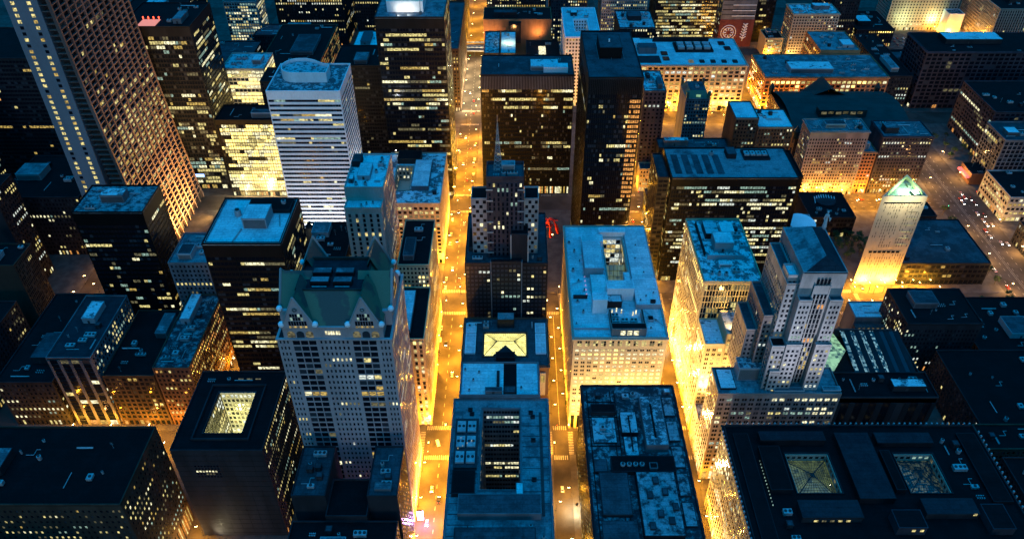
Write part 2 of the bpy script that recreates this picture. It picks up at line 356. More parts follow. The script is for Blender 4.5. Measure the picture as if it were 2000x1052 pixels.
        for _ in range(int(n * 1.6 + .5)):
            k = r.random()
            if k < .30:
                wx, wy = r.uniform(2.5, 7), r.uniform(2, 4); p = spot(wx, wy)
                if p: s.fan_unit(p[0], p[1], z, wx, wy, r.uniform(1.6, 2.8))
            elif k < .48:
                p = spot(3, 3)
                if p: s.tank(p[0] + 1.5, p[1] + 1.5, z, r.uniform(.5, 1.4), r.uniform(1, 2.8))
            elif k < .60:
                L = r.uniform(5, 14); p = spot(L, 1.2)
                if p: s.duct(p[0], p[1] + .6, p[0] + L, p[1] + .6, z, r.uniform(.25, .6))
            elif k < .68:
                L = r.uniform(5, 14); p = spot(1.2, L)
                if p: s.duct(p[0] + .6, p[1], p[0] + .6, p[1] + L, z, r.uniform(.25, .6))
            elif k < .78:
                p = spot(6, 5)
                if p:
                    m = MB(); x, y = p[0] - s.ox, p[1] - s.oy; q = [(x, y), (x + 4, y), (x + 4, y + 3.5), (x + 6, y + 3.5)]
                    for a in range(3): m.bar((*q[a], z + .5), (*q[a + 1], z + .5), .16, 'metal', 6); m.bar((*q[a], z), (*q[a], z + .6), .1, 'dkmetal')
                    m.build('pipe_run', s.root)
            elif k < .86:
                wx = r.uniform(3, 6); p = spot(wx, wx)
                if p:
                    m = MB(); x, y = p[0] - s.ox, p[1] - s.oy
                    for a in range(4):
                        for c in range(2): m.bar((x + (a + .5) * wx / 4, y + (c + .5) * wx / 3, z), (x + (a + .5) * wx / 4, y + (c + .5) * wx / 3, z + .9), .28, 'metal', 8, .34)
                    m.box(x, x + wx, y + wx * .3, y + wx * .36, z + .4, z + .5, 'dkmetal'); m.build('vent_cluster', s.root)
            elif k < .93:
                p = spot(2, 2)
                if p:
                    m = MB(); x, y = p[0] - s.ox + 1, p[1] - s.oy + 1; m.bar((x, y, z), (x, y, z + 5), .09, 'metal', 5, .04); [m.bar((x - .8, y, z + 3 + a * .7), (x + .8, y, z + 3 + a * .7), .04, 'metal') for a in range(3)]; m.bar((x, y, z), (x, y, z + .3), .5, 'dkmetal', 6); m.build('aerial', s.root)
            else:
                p = spot(3, 3)
                if p: s.part('stair_hut', p[0], p[0] + 3, p[1], p[1] + 3, z, z + 2.8, 'dark', 'r_grey', 'door')
    def done(s, nind=100, wname='window'):
        if s.w.v: s.w.build('wall', s.root)
        if s.par.v: s.par.build('parapet', s.root)
        if s.roof.v: s.roof.build('roof', s.root)
        # individual windows: those that show largest; the rest one part
        if s.wins:
            def dist(q):
                ax, pc, a, b, r0, r1, mt = q; X = (a + b) / 2 + s.ox if ax else pc + s.ox; Y = pc + s.oy if ax else (a + b) / 2 + s.oy
                return (X * X + Y * Y + (412 - r0) ** 2) * (1 if ax else 1.8)
            ws = sorted(s.wins, key=dist)
            for ax, pc, a, b, r0, r1, mt in ws[:nind]:
                o = bpy.data.objects.new(wname, pane_mesh('x' if ax else 'y', b - a, r1 - r0, mt)); C.objects.link(o); o.parent = s.root
                o.location = ((a + b) / 2, pc, r0) if ax else (pc, (a + b) / 2, r0)
            if ws[nind:]:
                m = MB()
                for ax, pc, a, b, r0, r1, mt in ws[nind:]:
                    m.face([(a, pc, r0), (b, pc, r0), (b, pc, r1), (a, pc, r1)] if ax else [(pc, a, r0), (pc, b, r0), (pc, b, r1), (pc, a, r1)], mt)
                m.build('far_windows', s.root)['kind'] = 'stuff'
        for bd in s.bands:
            ax, pc, cells = bd[:3]; m = MB()
            for p0, p1, r0, r1, mt in cells:
                m.face([(p0, pc, r0), (p1, pc, r0), (p1, pc, r1), (p0, pc, r1)] if ax else [(pc, p0, r0), (pc, p1, r0), (pc, p1, r1), (pc, p0, r1)], mt)
            m.build(bd[3] if len(bd) > 3 else 'window_band', s.root)
        return s.root
def hash_str(t):
    h = 7
    for ch in t: h = (h * 31 + ord(ch)) % 1000003
    return h

# window styles
def ST(**k): return k
BAND = ST(mode='band', bay=3.0, fl=3.9, pw=.12, sh=.42, pf=.0, sf=.12)
def band(**k): d = dict(BAND); d.update(k); return d
def punch(**k): d = dict(mode='punch', bay=3.0, fl=3.8, pw=.5, sh=.45, pf=0, sf=.08); d.update(k); return d
def tall(**k): d = dict(mode='band', bay=2.6, fl=3.7, pw=.45, sh=.3, pf=0, sf=.3); d.update(k); return d

def bld(name, label, cat, x0, x1, y0, y1, h, mat, sp, roof='r_grey', faces='FR', n=6, pent=True, parapet=1.1, cornice=0, nind=100, group=None, spside=None):
    b = Bld(name, label, cat, (x0 + x1) / 2, (y0 + y1) / 2, group)
    sides = {f: sp for f in faces}
    if spside:
        for f in faces:
            if f != 'F': sides[f] = spside
    b.tier(x0, x1, y0, y1, 0, h, mat, sides, roof, parapet, cornice=cornice)
    b.clutter(x0 + 1, x1 - 1, y0 + 1, y1 - 1, h, n, pent)
    b.done(nind); return b

# ------------------------------------------------------------------ setting: ground, pavements, road paint
def struct(name, mb, loc=(0, 0, 0)): o = mb.build(name, None, loc); o['kind'] = 'structure'; return o
g = MB(); g.face([(-9000, -3000, 0), (9000, -3000, 0), (9000, 16000, 0), (-9000, 16000, 0)], 'asphalt'); struct('ground', g)
XB = [(-900, -500), (-480, -352), (-334, -205), (-181, -59), (-37, 25), (36, 97), (116, 255), (274, 397), (436, 560), (580, 760)]
YB = [(60, 170), (200, 327), (347, 467), (489, 608), (631, 776), (803, 946), (982, 1095), (1125, 1280), (1300, 1500)]
for i, (x0, x1) in enumerate(XB):
    for j, (y0, y1) in enumerate(YB):
        if i == 5 and j == 3: continue
        if i == 4 and j == 3: x1_ = 97
        else: x1_ = x1
        m = MB(); m.box(x0, x1_, y0, y1, -.3, .14, 'paving'); struct('pavement', m)
def zebra(x0, x1, y0, y1, along):
    m = MB()
    if along == 'x':
        k = x0
        while k < x1: m.box(k, min(k + .7, x1), y0, y1, .0, .012, 'paint'); k += 1.35
    else:
        k = y0
        while k < y1: m.box(x0, x1, k, min(k + .7, y1), .0, .012, 'paint'); k += 1.35
    struct('crosswalk', m)
for (xa, xb) in ((-58, -38), (26, 35), (98, 115), (256, 273)):
    for (ya, yb) in ((327, 347), (467, 489), (608, 631), (776, 803)):
        zebra(xa, xb, ya - 4, ya - .6, 'x'); zebra(xa, xb, yb + .6, yb + 4, 'x')
        if ya in (327, 467): zebra(xa - 4, xa - .8, ya + .5, yb - .5, 'y'); zebra(xb + .8, xb + 4, ya + .5, yb - .5, 'y')
def lane(x0, y0, x1, y1, dash=3, gap=5, wd=.16):
    m = MB(); L = math.hypot(x1 - x0, y1 - y0); ux, uy = (x1 - x0) / L, (y1 - y0) / L; t = 0
    while t < L:
        e = min(t + dash, L); m.face([(x0 + ux * t - uy * wd, y0 + uy * t + ux * wd, .008), (x0 + ux * t + uy * wd, y0 + uy * t - ux * wd, .008), (x0 + ux * e + uy * wd, y0 + uy * e - ux * wd, .008), (x0 + ux * e - uy * wd, y0 + uy * e + ux * wd, .008)], 'paint'); t += dash + gap
    struct('lane_line', m)
for x in (-48,): lane(x, 352, x, 462); lane(x, 495, x, 604); lane(x, 640, x, 940)
lane(-48, 205, -48, 320); lane(30.5, 352, 30.5, 462, 40, 1); lane(106, 220, 106, 940)
for x in (404, 411, 418, 425): lane(x, 350, x, 770)
for x in (414.8, 416.2): lane(x, 350, x, 770, 60, 1, .12)
for y in (614, 620, 626, 474, 482): lane(116, y, 400, y)

# ------------------------------------------------------------------ the slanted slab tower, far left
b = Bld('slab_tower', 'very tall slab tower with a sloping grid front and a bare grey end wall', 'skyscraper', -320, 578, seed=5)
H = 292
def fx(z): return -311 + 17 * (1 - z / H) ** 2
ny, fl0 = 11, 4.25; nf = int((H - 8) / fl0); y0_, y1_ = 525.0, 631.0; bay = (y1_ - y0_) / ny
W = b.w
for i in range(ny + 1):
    yy = y0_ + i * bay - b.oy
    for k in range(0, nf, 4):
        za, zb = 8 + k * fl0, 8 + min(k + 4, nf) * fl0
        if k == 0: za = .1
        xa, xb = fx(za) - b.ox, fx(zb) - b.ox; t = .8
        W.prism([(xa - 2.2, yy - t), (xa, yy - t), (xa, yy + t), (xa - 2.2, yy + t)], za, zb, 'grid', [(xb - 2.2, yy - t), (xb, yy - t), (xb, yy + t), (xb - 2.2, yy + t)])
rng = random.Random(11)
core = MB()
for k in range(0, nf + 1, 4):
    za, zb = 8 + k * fl0 - (8 if k == 0 else 0), 8 + min(k + 4, nf + 1) * fl0
    xa, xb = fx(za) - b.ox - 1.9, fx(zb) - b.ox - 1.9
    W.prism([(-341 + .5 - b.ox, y0_ + 6 - b.oy), (xa, y0_ + 6 - b.oy), (xa, y1_ - b.oy), (-341 + .5 - b.ox, y1_ - b.oy)], za, zb, 'dark', [(-340.5 - b.ox, y0_ + 6 - b.oy), (xb, y0_ + 6 - b.oy), (xb, y1_ - b.oy), (-340.5 - b.ox, y1_ - b.oy)])
mech = {13, 14, 30, 46, 47}
for k in range(nf):
    z = 8 + k * fl0; x = fx(z) - b.ox
    W.box(x - 2.0, x - .25, y0_ - b.oy, y1_ - b.oy, z, z + .8, 'grid')
    W.box(x - 13, x - 1.5, y0_ + 1 - b.oy, y0_ + 5.8 - b.oy, z, z + .5, 'grid')        # balcony fins in the recess at the end
    cells = MB(); yb = y0_; hot = math.exp(-((k - 18) / 13.0) ** 2); fl_on = rng.random() < .15 + .55 * hot; st = False
    for i in range(ny):
        msub = 3
        blank = k in mech and rng.random() < .5
        for q in range(msub):
            ya = y0_ + i * bay + .6 + q * (bay - 1.2) / msub; yb = ya + (bay - 1.2) / msub - .18
            edge = .35 + .9 * (1 - abs(i - 5) / 7.0)
            if rng.random() < .5: st = rng.random() < (.85 if fl_on else .10) * edge * (.12 + hot)
            mt = rng.choice(['l_a', 'l_b', 'l_c', 'l_a']) if st else 'g_dark'
            if k in mech: mt = 'wallpanel' if (i * 7 + k) % 3 else 'g_dark'
            cells.face([(x - 1.75, ya - b.oy, z + .95), (x - 1.75, yb - b.oy, z + .95), (x - 1.75, yb - b.oy, z + fl0), (x - 1.75, ya - b.oy, z + fl0)], mt)
    cells.build('window_band', b.root)
W.box(-341 - b.ox, -318.5 - b.ox, y0_ - b.oy, y0_ + 6 - b.oy, 0, H, 'endwall')
W.box(-341 - b.ox, -340.5 - b.ox, y0_ + 6 - b.oy, y1_ - b.oy, 0, H, 'endwall')
for k in range(1, nf, 2): W.box(-341 - b.ox - .03, -318.5 - b.ox, y0_ - .03 - b.oy, y0_ + .2 - b.oy, 8 + k * fl0, 8 + k * fl0 + .12, 'endwall')
b.roof.box(-341 - b.ox, -313 - b.ox, y0_ - b.oy, y1_ - b.oy, H, H + .5, 'r_grey')
for xc in (-335.5, -324.5):
    for k in range(51):
        z = 8 + k * fl0
        m = MB(); m.box(xc - 1.25 - b.ox, xc + 1.25 - b.ox, y0_ - .12 - b.oy, y0_ + .02 - b.oy, z + 1.1, z + 3.4, rng.choice(['l_a', 'l_b', 'l_a']) if rng.random() < .74 else 'g_dark'); m.build('window', b.root)
b.done()

# ------------------------------------------------------------------ left of the long avenue
bld('office_tower', 'black glass tower with a pale square roof beside the slanted slab tower', 'office tower', -292, -245, 432, 465, 117, 'black',
    band(bay=2.6, act=.14, den=.035, run=.5, top=10, pal='yellow', pw=.08), 'r_worn', n=3, spside=band(bay=2.6, act=.3, den=.05, run=.6, top=10, pal='yellow', pw=.08))
bld('office_block', 'narrow grey block squeezed between two black towers', 'office building', -236, -206, 425, 460, 80, 'grey', punch(lit=.04, act=.05), 'r_mid', n=4)
b = Bld('office_tower', 'black glass tower with bright blue flat roof and one big white machine room', 'office tower', -157, 380, seed=21)
sp = band(bay=2.3, fl=3.9, pw=.06, sh=.45, act=.42, run=.75, lit=.06, top=9, pal='yellow', big=7, sf=.02)
b.tier(-180, -134, 366, 414, 0, 140, 'bronze', {'F': sp, 'R': band(bay=2.3, act=.5, run=.6, lit=.1, top=9, pal='yellow')}, 'r_white')
b.part('penthouse', -160, -146, 382, 397, 140, 147, 'concrete', 'r_white', 'louvre'); b.part('penthouse', -162, -136, 398, 411, 140, 142.5, 'charcoal', 'r_dark')
b.tank(-167, 396, 140, 2, 4); b.fan_unit(-163, 389, 140, 3, 3, 2); b.duct(-161, 381, -163, 368, 140, .4); b.tank(-141, 405, 142.8, 1.5, 2); b.duct(-142, 396, -139, 384, 140, .3)
m = MB()
for (p, q) in (((-178.5, 367.8), (-135.5, 367.8)), ((-178.5, 412.5), (-135.5, 412.5)), ((-178.5, 367.8), (-178.5, 412.5)), ((-135.5, 367.8), (-135.5, 412.5))):
    m.bar((p[0] - b.ox, p[1] - b.oy, 140.7), (q[0] - b.ox, q[1] - b.oy, 140.7), .3, 'dkmetal')
m.build('window_cleaning_rail', b.root); b.done()
b = bld('brick_block', 'brown brick block with snowy roof glowing orange above the cross street', 'office building', -228, -205, 352, 424, 53, 'brick', punch(bay=2.8, fl=3.9, pw=.45, lit=.2, act=.3, pal='orange'), 'r_worn', n=9)
bld('brick_block', 'low brown block with a grid of square windows over tall lit ground piers', 'office building', -262, -229, 352, 415, 46, 'brown', punch(bay=3.6, fl=4.0, pw=.35, sh=.35, lit=.05, act=.1, shop=.9, pal='orange'), 'r_dark', n=4)
bld('office_block', 'grey block with three tall orange bays at its foot and small lit side windows', 'office building', -292, -264, 352, 412, 62, 'grey', tall(bay=7, pw=.3, sf=1.0, sh=.2, lit=.03, act=.05), 'r_navy', n=6, spside=punch(bay=3, lit=.3, act=.4, pal='cool'))
b = Bld('corner_block', 'broad black block with rows of tiny yellow windows at the bottom left', 'office building', -240, 255, seed=31)
sp = punch(bay=3.0, fl=4.3, pw=.6, sh=.6, lit=.36, act=.06, pal='yellow', top=4, bot=16)
b.tier(-300, -192, 231, 280, 0, 82, 'brown', {'F': sp, 'R': sp}, 'r_dark'); b.clutter(-290, -200, 238, 275, 82, 6)
b.done()
b = Bld('court_block', 'plain dark block with glowing square light court and blank front wall', 'office building', -157, 297, seed=33)
b.tier(-182, -133, 268, 326, 0, 77, 'dark', {'F': None, 'R': punch(bay=2.4, fl=3.4, pw=.5, lit=.12, act=.32, run=.9, pal='yellow')}, 'r_dark',
       courts=[(-168, -147, 280, 310, 20, punch(bay=2.6, fl=3.6, pw=.34, sh=.36, lit=.5, act=.6, run=.85, pal='warm', bot=.5), 'limestone')])
b.ring(-173, -142, 275, 315, 77.0, 1.6, .8, 'dark')
m = MB()
for k in range(5):
    for q in range(8):
        m.box(-172 + q * 1.7 - b.ox, -171 + q * 1.7 - b.ox, 268 - .1 - b.oy, 268.02 - b.oy, 64 - k * 2.2, 65.2 - k * 2.2, ('l_w' if k == 2 and q < 7 else 'l_c' if k == 3 and 2 < q < 6 else 'g_dark'))
m.build('vent_grille', b.root); m = MB()
for k in range(17): m.box(-182 - b.ox, -133 - b.ox, 267.95 - b.oy, 268.02 - b.oy, 3 + k * 4.4, 3.14 + k * 4.4, 'black')
for k in range(8): m.box(-176 + k * 6 - b.ox, -175.88 + k * 6 - b.ox, 267.96 - b.oy, 268.02 - b.oy, 2, 75, 'black')
m.build('wall_joint', b.root)
for px_ in (-160, -155, -150): b.part('roof_lamp_slot', px_, px_ + 3, 320, 320.6, 77.02, 77.3, 'l_c')
b.clutter(-180, -143, 314.5, 325, 77, 2, False); b.done()

# building in front of the gabled tower
b = Bld('low_block', 'dark block with two flat roofed wings at the foot of the gabled tower', 'office building', -82, 240, seed=35)
sp = tall(bay=2.4, act=.25, lit=.1, pal='dim')
b.tier(-110, -93, 236, 267, 0, 82, 'dark', {'F': None, 'L': None}, 'r_grey'); b.tier(-72.5, -57.5, 236, 267, 0, 82, 'dark', {'F': None, 'R': punch(bay=2.4, lit=.1, act=.3, pal='orange', shop=.9)}, 'r_grey')
b.tier(-93, -72.5, 230, 252, 0, 74, 'dark', {'F': None}, 'r_dark'); b.tier(-110, -57.5, 205, 230, 0, 70, 'dark', {'F': None, 'R': punch(bay=2.4, lit=.1, act=.3, pal='orange')}, 'r_dark')
b.clutter(-109, -94, 238, 265, 82, 8, False); b.clutter(-71, -59, 238, 265, 82, 6, False); b.part('penthouse', -69, -61, 239, 243, 82, 84, 'grey', 'r_mid'); b.clutter(-105, -62, 207, 228, 70, 8, True); b.done()

# ------------------------------------------------------------------ gabled tower
b = Bld('gabled_tower', 'grey stone tower crowned with green copper gables and white ball finials', 'office tower', -86.5, 301, seed=7)
X0, X1, Y0, Y1 = -114., -59., 277., 326.
mat = 'granite'
def gab_face(side, c, a0, a1, z0, z1):
    """bays: narrow punched / wide glazed / punched centre / wide glazed / narrow punched"""
    L = a1 - a0; k = L / 55.0
    segs = [(0, 6.5, 'n'), (6.5, 19.5, 'w'), (19.5, 35.5, 'c'), (35.5, 48.5, 'w'), (48.5, 55, 'n')]
    for s0, s1, t in segs:
        p0, p1 = a0 + s0 * k, a0 + s1 * k
        if t == 'w': sp = band(bay=(p1 - p0 - 1.2) / 3, fl=3.95, pw=.12, sh=.28, act=.22, run=.8, lit=.04, top=1.2, sf=.18, pal='warm', dk='g_dark', shop=.4)
        else: sp = punch(bay=2.05 if t == 'n' else 2.1, fl=3.95, pw=.55, sh=.5, lit=.06, act=.16, run=.8, top=1.2, pal='warm')
        b.facade(side, c, p0, p1, z0, z1, mat, sp)
z = 8
b.w.box(X0 + .5 - b.ox, X1 - .5 - b.ox, Y0 + .5 - b.oy, Y1 - .5 - b.oy, 0, 149.8, 'dark')
gab_face('F', Y0, X0, X1, 0, 150); b.facade('B', Y1, X0, X1, 0, 150, mat, None); b.facade('L', X0, Y0 + .5, Y1 - .5, 0, 150, mat, punch(lit=.1))
b.facade('R', X1, Y0 + .5, Y1 - .5, 0, 150, mat, punch(bay=2.1, fl=3.95, pw=.5, sh=.45, lit=.25, act=.4, run=.85, pal='warm'))
b.ring(X0 - .5, X1 + .5, Y0 - .5, Y1 + .5, 149.3, .9, 1.2, mat)
# upper storeys with arched windows and gables
b.w.box(-110.5 - b.ox, -62.5 - b.ox, Y0 + .7 - b.oy, Y1 - .7 - b.oy, 149.9, 157, mat); b.w.box(X0 + .3 - b.ox, X1 - .3 - b.ox, 287 - b.oy, 316 - b.oy, 149.9, 159, mat)
b.par.box(-111 - b.ox, -62 - b.ox, Y0 + .2 - b.oy, Y0 + 1.6 - b.oy, 156.6, 157.4, mat)
rf = MB()
def rl(x, y, z): return (x - b.ox, y - b.oy, z)
# mansard ring rising to a flat dark well
o_, i_ = (-110.5, -62.5, 277.7, 325.3), (-104, -71, 289, 314)
co = [(o_[0], o_[2]), (o_[1], o_[2]), (o_[1], o_[3]), (o_[0], o_[3])]; ci = [(-104, 289), (-71, 289), (-71, 314), (-104, 314)]
for k in range(4):
    p, q, r_, s_ = co[k], co[(k + 1) % 4], ci[(k + 1) % 4], ci[k]
    rf.face([rl(*p, 157), rl(*q, 157), rl(*r_, 170.5), rl(*s_, 170.5)], 'copper')
rf.build('copper_roof', b.root)
m = MB()
m.box(*[v - b.ox for v in (-104, -71)], *[v - b.oy for v in (289, 314)], 160, 169.3, 'r_navy')
for (xa, ya, xb, yb) in ((-104.3, 288.7, -70.7, 289.4), (-104.3, 313.6, -70.7, 314.3), (-104.3, 288.7, -103.6, 314.3), (-71.4, 288.7, -70.7, 314.3)):
    m.box(xa - b.ox, xb - b.ox, ya - b.oy, yb - b.oy, 165, 171.1, 'dkcopper')
m.build('roof_well', b.root)
for yy in (293.5, 300.5):
    for xx in (-98, -87): 
        b.part('cooling_tower', xx, xx + 9, yy, yy + 4, 169.3, 171.6, 'charcoal', 'r_mid'); b.duct(xx + 1, yy - 1.2, xx + 8, yy - 1.2, 169.3, .3)
def gable(cx, half, y_front, y_back, zb, zp, flip=1, axis='x'):
    g_ = MB(); st = MB(); yf = y_front
    def P(a, c_, z): return rl(a, c_, z) if axis == 'x' else rl(c_, a, z)
    L_, R_, T_ = P(cx - half, yf + flip * .3, zb), P(cx + half, yf + flip * .3, zb), P(cx, yf + flip * .3, zp)
    Lb, Rb, Tb = P(cx - half, y_back, zb), P(cx + half, y_back, zb), P(cx, y_back, zp)
    g_.face([L_, T_, Tb, Lb], 'copper'); g_.face([R_, Rb, Tb, T_], 'copper'); g_.build('copper_roof', b.root)
    t = .9
    st.v = []
    a = [P(cx - half, yf, zb), P(cx + half, yf, zb), P(cx, yf, zp + .8)]; bb = [P(cx - half, yf + flip * t, zb), P(cx + half, yf + flip * t, zb), P(cx, yf + flip * t, zp + .8)]
    st.face(a, 'granite'); st.face(bb[::-1], 'granite')
    for k in range(3): st.face([a[k], bb[k], bb[(k + 1) % 3], a[(k + 1) % 3]], 'granite')
    st.bar(P(cx - half - .4, yf + flip * .4, zb - .3), P(cx, yf + flip * .4, zp + 1.0), .55, 'limestone'); st.bar(P(cx + half + .4, yf + flip * .4, zb - .3), P(cx, yf + flip * .4, zp + 1.0), .55, 'limestone')
    gb = st.build('gable', b.root)
    wn = MB(); f = yf - flip * .12; e = yf + flip * .05
    def pane(a0, a1, z0, z1, mt):
        A, B_ = sorted((f, e))
        if axis == 'x': wn.box(a0 - b.ox, a1 - b.ox, A - b.oy, B_ - b.oy, z0, z1, mt)
        else: wn.box(A - b.ox, B_ - b.ox, a0 - b.oy, a1 - b.oy, z0, z1, mt)
    for k in range(-4, 5):
        for j, (z0, z1, hw) in enumerate(((zb + .2, zb + 1.2, 5), (zb + 1.6, zb + 4.2, 5), (zb + 4.8, zb + 6.6, 2.8), (zb + 6.9, zb + 8.8, 2.8))):
            if abs(k) * 1.25 < hw: pane(cx + k * 1.25 - .5, cx + k * 1.25 + .5, z0, z1, ('l_b' if k % 2 else 'l_c') if j == 0 else ('l_g' if (k + j) % 4 == 0 and j > 1 else 'g_dark'))
    wn.build('window', gb)
    rw = MB()
    rw.bar(P(cx, yf - flip * .25, zb + 11.5), P(cx, yf + flip * .05, zb + 11.5), 1.5, 'limestone', 14); rw.bar(P(cx, yf - flip * .32, zb + 11.5), P(cx, yf - flip * .2, zb + 11.5), 1.15, 'g_dark', 14)
    for q in range(4):
        t_ = q * math.pi / 4; rw.bar(P(cx - 1.2 * math.cos(t_), yf - flip * .36, zb + 11.5 - 1.2 * math.sin(t_)), P(cx + 1.2 * math.cos(t_), yf - flip * .36, zb + 11.5 + 1.2 * math.sin(t_)), .1, 'limestone')
    rw.build('round_window', gb)
    for a_ in (cx - half - .2, cx + half + .2):
        bl = MB(); bl.ball(P(a_, yf + flip * .5, zb + 1.9), 1.6, 'white'); bl.bar(P(a_, yf + flip * .5, zb - .6), P(a_, yf + flip * .5, zb + .9), .5, 'granite', 6); bl.build('ball_finial', b.root)
for cx in (-102.3, -70.8):
    gable(cx, 7.8, Y0 + .05, 296, 157, 174.5); gable(cx, 7.8, Y1 - .05, 308, 157, 174.5, -1)
gable(301.5, 13.5, X0 + .05, -98, 158, 172.5, 1, 'y'); gable(301.5, 13.5, X1 - .05, -76, 158, 172.5, -1, 'y')
for cx in (-102.3, -70.8):                                     # arched heads of the glazed bays
    for k in (-1, 0, 1):
        m = MB(); pts = [rl(cx + k * 4.4 - 1.8, Y0 + .45, 150.4), rl(cx + k * 4.4 + 1.8, Y0 + .45, 150.4)] + [rl(cx + k * 4.4 + 1.8 * math.cos(t * math.pi / 8), Y0 + .45, 152.6 + 1.9 * math.sin(t * math.pi / 8)) for t in range(9)]
        m.face(pts, 'l_c' if k else 'g_blue'); m.build('arched_window', b.root)
m = MB()
for k in range(6): m.box(-90.3 + k * 1.25 - b.ox, -89.4 + k * 1.25 - b.ox, Y0 + .55 - b.oy, Y0 + .75 - b.oy, 152.2, 154.4, 'l_w')
m.build('attic_window', b.root)
b.done(100)

# ------------------------------------------------------------------ more on the left
b = Bld('stepped_tower', 'pale stone tower with ribbed side wall and blue flat roofs behind the gabled tower', 'office tower', -96, 440, seed=41)
sp = tall(bay=4.4, fl=3.7, pw=.62, sh=.3, sf=.35, lit=.05, act=.08, top=4)
b.tier(-108, -83, 426, 468, 0, 140, 'palestone', {'F': None, 'R': punch(bay=2.0, fl=3.6, pw=.55, sh=.45, lit=.2, act=.35, pal='warm')}, 'r_snow')
b.tier(-107.5, -84, 416, 426, 0, 131, 'palestone', {'F': sp, 'R': punch(bay=2.0, fl=3.6, pw=.5, lit=.1)}, 'r_white')
b.part('penthouse', -101, -93, 436, 452, 140, 143, 'concrete', 'r_white', 'door'); b.part('penthouse', -107, -101, 452, 462, 140, 144, 'dark', 'r_grey'); b.part('stair_hut', -106, -103, 432, 437, 140, 143, 'grey', 'r_white', 'door')
for q in ((-95, 430), (-101, 430), (-90, 445), (-88, 455)): b.tank(*q, 140, 1.1, 2)
for q in ((-97, 419), (-94, 421), (-90, 422)): b.tank(*q, 131, .7, 1.4)
b.clutter(-92, -84, 428, 466, 140, 4, False); b.done()
bld('low_block', 'dark low roof with two bright work lamps between black tower and pale stepped tower', 'office building', -147, -113, 420, 462, 88, 'charcoal', tall(bay=2.2, lit=.2, act=.4, pal='yellow'), 'r_dark', n=5)
b = Bld('arcade_block', 'stone block with C shaped snowy roof round a brown terrace by the avenue', 'office building', -84, 568, seed=43)
spa = punch(bay=4.2, fl=4.0, pw=.4, sh=.35, lit=.1, act=.2, top=3)
b.tier(-108, -59, 528, 608, 0, 60, 'cream', {'F': spa, 'R': tall(bay=2.4, lit=.15, act=.3, shop=.9, pal='warm')}, 'r_snow', courts=[(-100, -86, 548, 586, 46, punch(lit=.4, act=.5))])
b.part('penthouse', -84, -70, 548, 590, 60, 64, 'grey', 'r_white'); b.part('penthouse', -100, -80, 590, 604, 60, 65, 'brown', 'r_dark', 'louvre'); b.clutter(-69, -61, 532, 604, 60, 6, False); b.done()
bld('office_block', 'slim stone block with pale rooftop hut and many small lit windows beside the avenue', 'office building', -77, -56, 410, 462, 90, 'yellowstone', punch(bay=2.6, fl=3.6, pw=.45, lit=.35, act=.5, pal='hot'), 'r_dark', n=2)
b = Bld('office_block', 'amber lit stone block with narrow blue roof at the avenue corner', 'office building', -66, 376, seed=45)
b.tier(-78, -55, 352, 402, 0, 78, 'yellowstone', {'F': tall(bay=3.4, fl=3.5, pw=.5, sf=.5, lit=.4, act=.5, pal='hot', shop=1), 'R': punch(bay=2.4, fl=3.5, lit=.4, act=.4, pal='hot', shop=1)}, 'r_dark')
b.part('penthouse', -73, -64, 358, 396, 78, 80.5, 'grey', 'r_white'); b.part('shop_sign', -60, -55.2, 350.6, 351.9, 5, 8, 'l_w'); b.done()
b = Bld('curved_top_tower', 'white banded tower with a rounded white screen on its roof', 'office tower', -154, 555, seed=47)
sp = band(bay=2.0, fl=3.9, pw=.04, sh=.5, sf=-.05, pf=.3, act=.16, lit=.05, run=.55, top=6, pal='yellow')
b.tier(-181, -127, 532, 580, 0, 155, 'white', {'F': sp, 'R': sp}, 'r_spot')
cv = MB(); pts = []
for t in range(13):
    a = math.pi * .5 + math.pi * t / 12; pts.append((-164 + 11 * math.cos(a), 561 + 13 * math.sin(a)))
pts = pts + [(-139, 548), (-139, 562), (-146, 566), (-152, 571), (-158, 574)]
n_ = len(pts)
for k in range(n_):
    p, q = pts[k], pts[(k + 1) % n_]; mx, my = -156, 561
    pi = (p[0] + (mx - p[0]) * .03, p[1] + (my - p[1]) * .03); qi = (q[0] + (mx - q[0]) * .03, q[1] + (my - q[1]) * .03)
    cv.prism([(v[0] - b.ox, v[1] - b.oy) for v in (p, q, qi, pi)], 155, 163, 'white')
cv.build('roof_screen', b.root)
m = MB(); m.prism([(-156 + (p[0] + 156) * .955 - b.ox, 561 + (p[1] - 561) * .955 - b.oy) for p in pts], 155, 160.3, 'dark'); m.build('penthouse', b.root)
m = MB(); m.prism([(-156 + (p[0] + 156) * .95 - b.ox, 561 + (p[1] - 561) * .95 - b.oy) for p in pts], 160.32, 160.6, 'r_spot'); m.build('penthouse_roof', b.root)
b.tank(-150, 560, 160.6, .8, 1.5); b.done()
b = Bld('glass_block', 'low glass block glowing yellow beside the white banded tower', 'office building', -235, 645, seed=49)
sp = band(bay=2.2, fl=3.7, pw=.10, sh=.2, act=1, run=.97, lit=.6, top=4, pal='blaze', big=5, pf=-.15, shop=1)
b.tier(-266, -204, 632, 662, 0, 79, 'bronze', {'F': sp, 'R': sp}, 'r_dark'); b.clutter(-262, -208, 636, 658, 79, 3, True); b.done()
b = Bld('office_tower', 'dark tower with a pink lit roof deck and scattered yellow window bands', 'office tower', -300, 672, seed=51)
sp = band(bay=2.4, fl=4.0, pw=.12, sh=.3, act=.4, low=.4, run=.6, lit=.12, top=8, pal='yellow')
b.tier(-332, -272, 645, 702, 0, 159, 'charcoal', {'F': sp, 'R': band(bay=2.2, act=.4, run=.5, lit=.2, pal='yellow', top=8)}, 'r_dark')
b.part('lit_roof_deck', -317, -302, 647, 662, 159.05, 159.5, 'e_pink'); b.clutter(-300, -275, 650, 700, 159, 5)
